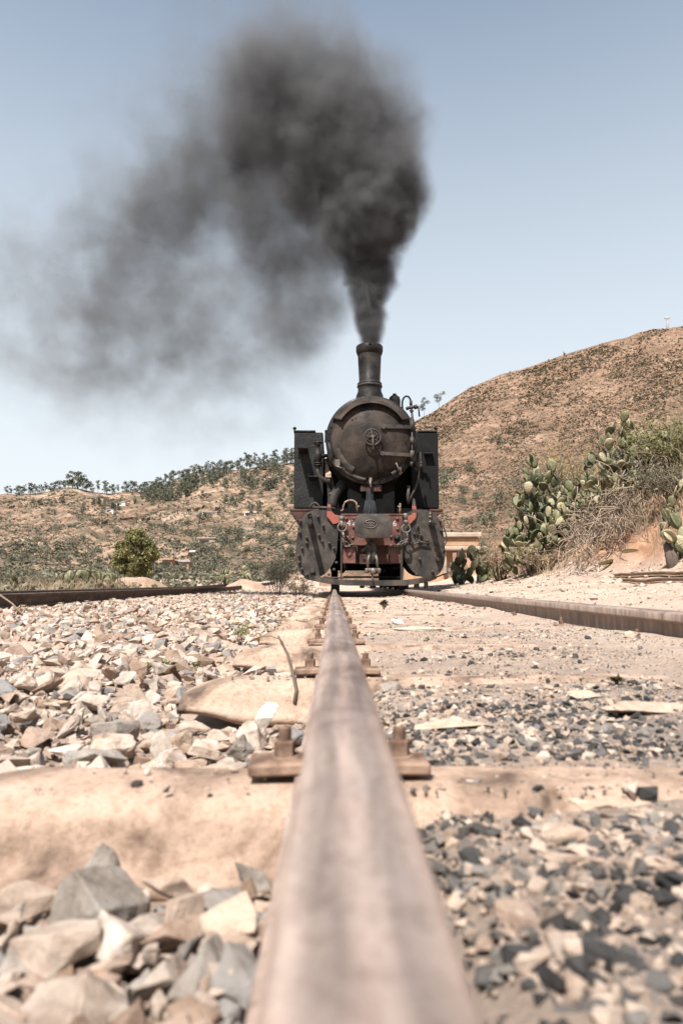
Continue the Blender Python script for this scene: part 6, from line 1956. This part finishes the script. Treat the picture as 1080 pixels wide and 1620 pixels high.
twig([(399, 1013, 2.72), (412, 1007, 2.72), (428, 1006, 2.70), (442, 1011, 2.68), (448, 1016, 2.66)], .0035, 'thin white dry stalk over the fourth sleeper end', mat='straw')
twig([(0, 941, 3.6), (20, 955, 3.5), (36, 972, 3.4)], .006, 'pale dry stalk leaning across the left track at the edge', mat='straw')
twig([(760, 1110, 1.32), (785, 1098, 1.38), (806, 1086, 1.44)], .0025, 'orange dry stalk lying between the rails', mat='straw')
twig([(860, 1148, 1.09), (950, 1158, 1.06), (1050, 1172, 1.02)], .0022, 'long straw lying before the wide flat stone', mat='straw')
twig([(640, 1091, 1.5), (668, 1094, 1.49)], .0022, 'short straw lying on a sleeper between the rails', mat='straw')
twig([(780, 1165, 1.02), (805, 1195, .92), (812, 1208, .90)], .003, 'bent straw among dark cinders', mat='straw')

# ================================================================== SMOKE
BL = [(585, 545, .15, 15, 1.0), (585, 532, .15, 19, 1.0), (585, 515, .15, 24, 1.0), (584, 492, .15, 29, 1.0), (583, 468, .15, 33, 1.0), (582, 440, .15, 37, 1.0), (583, 412, .15, 42, 1.0), (586, 382, .15, 50, 1.0), (590, 350, .1, 60, .95), (592, 318, .1, 68, .95), (584, 285, .1, 76, .9), (570, 252, .1, 84, .85), (552, 222, .1, 86, .75), (525, 200, .1, 90, .62),
      (605, 330, .1, 52, .75), (560, 350, .1, 50, .8), (612, 275, .1, 50, .55), (545, 290, .15, 62, .8), (515, 260, .2, 75, .7), (500, 310, .2, 60, .55),
      (480, 170, .1, 88, .46), (440, 150, .1, 82, .42), (410, 170, .2, 80, .36), (540, 150, .0, 70, .44), (580, 180, .0, 66, .45), (450, 100, .1, 66, .30), (500, 110, .0, 60, .34), (390, 115, .2, 60, .22), (430, 215, .2, 88, .42), (470, 230, .2, 80, .48), (360, 200, .3, 75, .26),
      (385, 260, .3, 85, .34), (330, 275, .4, 80, .30), (300, 330, .5, 84, .34), (345, 345, .4, 76, .32), (250, 350, .5, 76, .26), (215, 405, .6, 80, .27), (260, 430, .6, 80, .30), (165, 430, .6, 72, .20), (190, 490, .6, 84, .27), (250, 500, .6, 78, .26), (140, 520, .7, 78, .22), (165, 570, .7, 70, .19), (220, 560, .7, 74, .22), (290, 530, .6, 78, .23), (340, 550, .5, 70, .19), (390, 540, .5, 70, .15), (440, 550, .4, 66, .13), (480, 540, .4, 60, .10), (420, 490, .4, 66, .12), (320, 460, .5, 66, .19), (100, 470, .7, 66, .10), (90, 560, .7, 60, .10), (440, 330, .3, 72, .32), (480, 390, .3, 72, .26), (460, 440, .3, 60, .15), (510, 440, .25, 56, .20), (530, 380, .2, 60, .42), (390, 330, .4, 66, .24), (380, 400, .4, 60, .12),
      (340, 590, .6, 74, .14), (260, 600, .7, 80, .13), (170, 600, .7, 76, .12), (420, 580, .5, 74, .13), (500, 570, .3, 60, .10), (90, 600, .7, 70, .07), (430, 440, .4, 80, .17), (480, 490, .3, 70, .15), (60, 500, .7, 60, .06), (240, 660, .7, 90, .035), (120, 660, .7, 90, .03), (370, 650, .6, 80, .03), (290, 420, .5, 70, .24), (200, 360, .6, 70, .18), (140, 370, .7, 70, .10), (230, 290, .6, 70, .13), (450, 380, .35, 90, .26), (400, 460, .4, 90, .20), (470, 520, .35, 80, .17), (350, 500, .5, 90, .20), (520, 470, .28, 60, .22), (60, 430, .7, 80, .13), (40, 520, .7, 80, .12), (90, 390, .7, 80, .12), (110, 560, .7, 80, .15), (130, 330, .7, 80, .07), (200, 230, .6, 90, .06), (250, 150, .5, 90, .07), (340, 60, .4, 90, .08), (460, 30, .3, 90, .09), (220, 650, .7, 90, .07), (330, 650, .6, 90, .08), (430, 640, .5, 80, .06), (100, 630, .7, 90, .05), (300, 220, .5, 80, .13), (330, 140, .4, 76, .10), (400, 60, .3, 70, .10), (520, 70, .2, 70, .15), (600, 130, .1, 60, .20), (625, 220, .1, 56, .35), (635, 290, .1, 40, .35)]
YP = YS+.42
def drift(px, py):
    k = min(1, max(0, (540-px)/140))
    return px - k*(34 if py > 240 else 22)
bl = [(P(drift(px, py), py, YP+dy*1.6), rpx/F*YP*(1.08 if px < 480 else (.93 if py > 370 and px > 555 else 1)), d*(.66 if px < 420 else (1.35 if (py > 330 and px > 555) else 1))) for px, py, dy, rpx, d in BL]
lo = Vector([min(p[i]-r*1.3 for p, r, d in bl) for i in range(3)]); hi = Vector([max(p[i]+r*1.3 for p, r, d in bl) for i in range(3)])
lo.y = min(p.y-r*1.2 for p, r, d in bl); ztop = P(585, 549, YP).z
ng = bpy.data.node_groups.new('smoke_field', 'GeometryNodeTree')
ng.interface.new_socket('Geometry', in_out='OUTPUT', socket_type='NodeSocketGeometry')
N, L_ = ng.nodes, ng.links
out = N.new('NodeGroupOutput'); vc = N.new('GeometryNodeVolumeCube'); pos = N.new('GeometryNodeInputPosition')
vc.inputs['Min'].default_value = lo; vc.inputs['Max'].default_value = hi
VOX = .029
for i, ax in enumerate('XYZ'): vc.inputs['Resolution '+ax].default_value = int((hi[i]-lo[i])/VOX)
def mth(op, a, b=None, c=None, clamp=False):
    n = N.new('ShaderNodeMath'); n.operation = op; n.use_clamp = clamp
    for i, v in enumerate((a, b, c)):
        if v is None: continue
        if isinstance(v, (int, float)): n.inputs[i].default_value = v
        else: L_.new(v, n.inputs[i])
    return n.outputs[0]
def vmath(op, a, b=None, s=None):
    n = N.new('ShaderNodeVectorMath'); n.operation = op
    for i, v in enumerate((a, b)):
        if v is None: continue
        if isinstance(v, (tuple, Vector)): n.inputs[i].default_value = v
        else: L_.new(v, n.inputs[i])
    if s is not None: n.inputs['Scale'].default_value = s
    return n
def gnoise(vec, scale, detail, rough=.55):
    n = N.new('ShaderNodeTexNoise'); n.inputs['Scale'].default_value = scale; n.inputs['Detail'].default_value = detail; n.inputs['Roughness'].default_value = rough
    L_.new(vec, n.inputs['Vector']); return n
pv = pos.outputs[0]
# the warp grows with height above the chimney, so that the jet stays tight
sepz = N.new('ShaderNodeSeparateXYZ'); L_.new(pv, sepz.inputs[0])
mrz = N.new('ShaderNodeMapRange'); L_.new(sepz.outputs[2], mrz.inputs['Value'])
mrz.inputs['From Min'].default_value = ztop; mrz.inputs['From Max'].default_value = ztop+2.0; mrz.inputs['To Min'].default_value = .10; mrz.inputs['To Max'].default_value = 1.0
w1 = gnoise(pv, 1.1, 2); w2 = gnoise(pv, 3.4, 6, .6)
o1 = vmath('SCALE', vmath('SUBTRACT', w1.outputs['Color'], (.5, .5, .5)).outputs[0], s=.85).outputs[0]
o2 = vmath('SCALE', vmath('SUBTRACT', w2.outputs['Color'], (.5, .5, .5)).outputs[0], s=.52).outputs[0]
sm = vmath('SCALE', vmath('ADD', o1, o2).outputs[0]); L_.new(mrz.outputs[0], sm.inputs['Scale'])
wp = vmath('ADD', pv, sm.outputs[0]).outputs[0]
acc = None; accs = None
for p, r, d in bl:
    dn = vmath('DISTANCE', wp, tuple(p)).outputs['Value']
    f = mth('MULTIPLY_ADD', dn, -1.75/(r*1.42), 1.75, clamp=True)
    v = mth('MULTIPLY', f, d)
    acc = v if acc is None else mth('MAXIMUM', acc, v)
    # soft body sum
    q = mth('MULTIPLY', mth('MULTIPLY', f, f), d)
    accs = q if accs is None else mth('ADD', accs, q)
nb = gnoise(wp, 2.6, 6, .60); nf = gnoise(wp, 8.0, 4, .6)
bil = mth('ADD', mth('MULTIPLY', mth('SUBTRACT', nb.outputs[0], .5), 1.25), mth('MULTIPLY', mth('SUBTRACT', nf.outputs[0], .5), .8))
body = mth('ADD', mth('MULTIPLY', acc, .8), mth('MULTIPLY', accs, .10))
mod = mth('MULTIPLY_ADD', bil, 1.5, 1.0)
nl = gnoise(wp, 1.15, 3, .55)
mrl = N.new('ShaderNodeMapRange'); L_.new(nl.outputs[0], mrl.inputs['Value'])
mrl.inputs['From Min'].default_value = .36; mrl.inputs['From Max'].default_value = .62; mrl.inputs['To Min'].default_value = .38; mrl.inputs['To Max'].default_value = 1.35
kk = mth('MULTIPLY', acc, 1.5, clamp=True)
patch = mth('ADD', mth('MULTIPLY', mrl.outputs[0], mth('SUBTRACT', 1.0, kk)), kk)
den = mth('MULTIPLY', mth('MULTIPLY', body, patch), mth('MAXIMUM', mod, 0.0))
den = mth('MAXIMUM', mth('SUBTRACT', den, .018), 0.0)
# nothing around the chimney below its mouth
low = mth('LESS_THAN', sepz.outputs[2], ztop); nearx = N.new('ShaderNodeMapRange'); L_.new(mth('ABSOLUTE', mth('SUBTRACT', sepz.outputs[0], float(c0.x))), nearx.inputs['Value'])
nearx.inputs['From Min'].default_value = .35; nearx.inputs['From Max'].default_value = 1.3; nearx.inputs['To Min'].default_value = 1.0; nearx.inputs['To Max'].default_value = 0.0
den = mth('MULTIPLY', den, mth('SUBTRACT', 1.0, mth('MULTIPLY', low, nearx.outputs[0])))
den = mth('MULTIPLY', den, mth('ADD', den, .55))
L_.new(den, vc.inputs['Density'])
smat = bpy.data.materials.new('coal_smoke'); smat.use_nodes = True
sn = smat.node_tree.nodes; sn.clear()
so_ = sn.new('ShaderNodeOutputMaterial'); pvn = sn.new('ShaderNodeVolumePrincipled')
pvn.inputs['Color'].default_value = (.215, .217, .222, 1); pvn.inputs['Density'].default_value = 8.5; pvn.inputs['Anisotropy'].default_value = .2
pvn.inputs['Density Attribute'].default_value = 'density'
smat.node_tree.links.new(pvn.outputs[0], so_.inputs['Volume'])
setm = N.new('GeometryNodeSetMaterial'); setm.inputs['Material'].default_value = smat
L_.new(vc.outputs[0], setm.inputs['Geometry']); L_.new(setm.outputs[0], out.inputs[0])
sme = bpy.data.meshes.new('smoke'); sme.from_pydata([tuple(lo), tuple(hi)], [], []); sme.materials.append(smat)
smoke = put(bpy.data.objects.new('smoke', sme)); md = smoke.modifiers.new('smoke_field', 'NODES'); md.node_group = ng
tag(smoke, 'dark coal smoke billowing from the chimney and drifting left', kind='stuff')
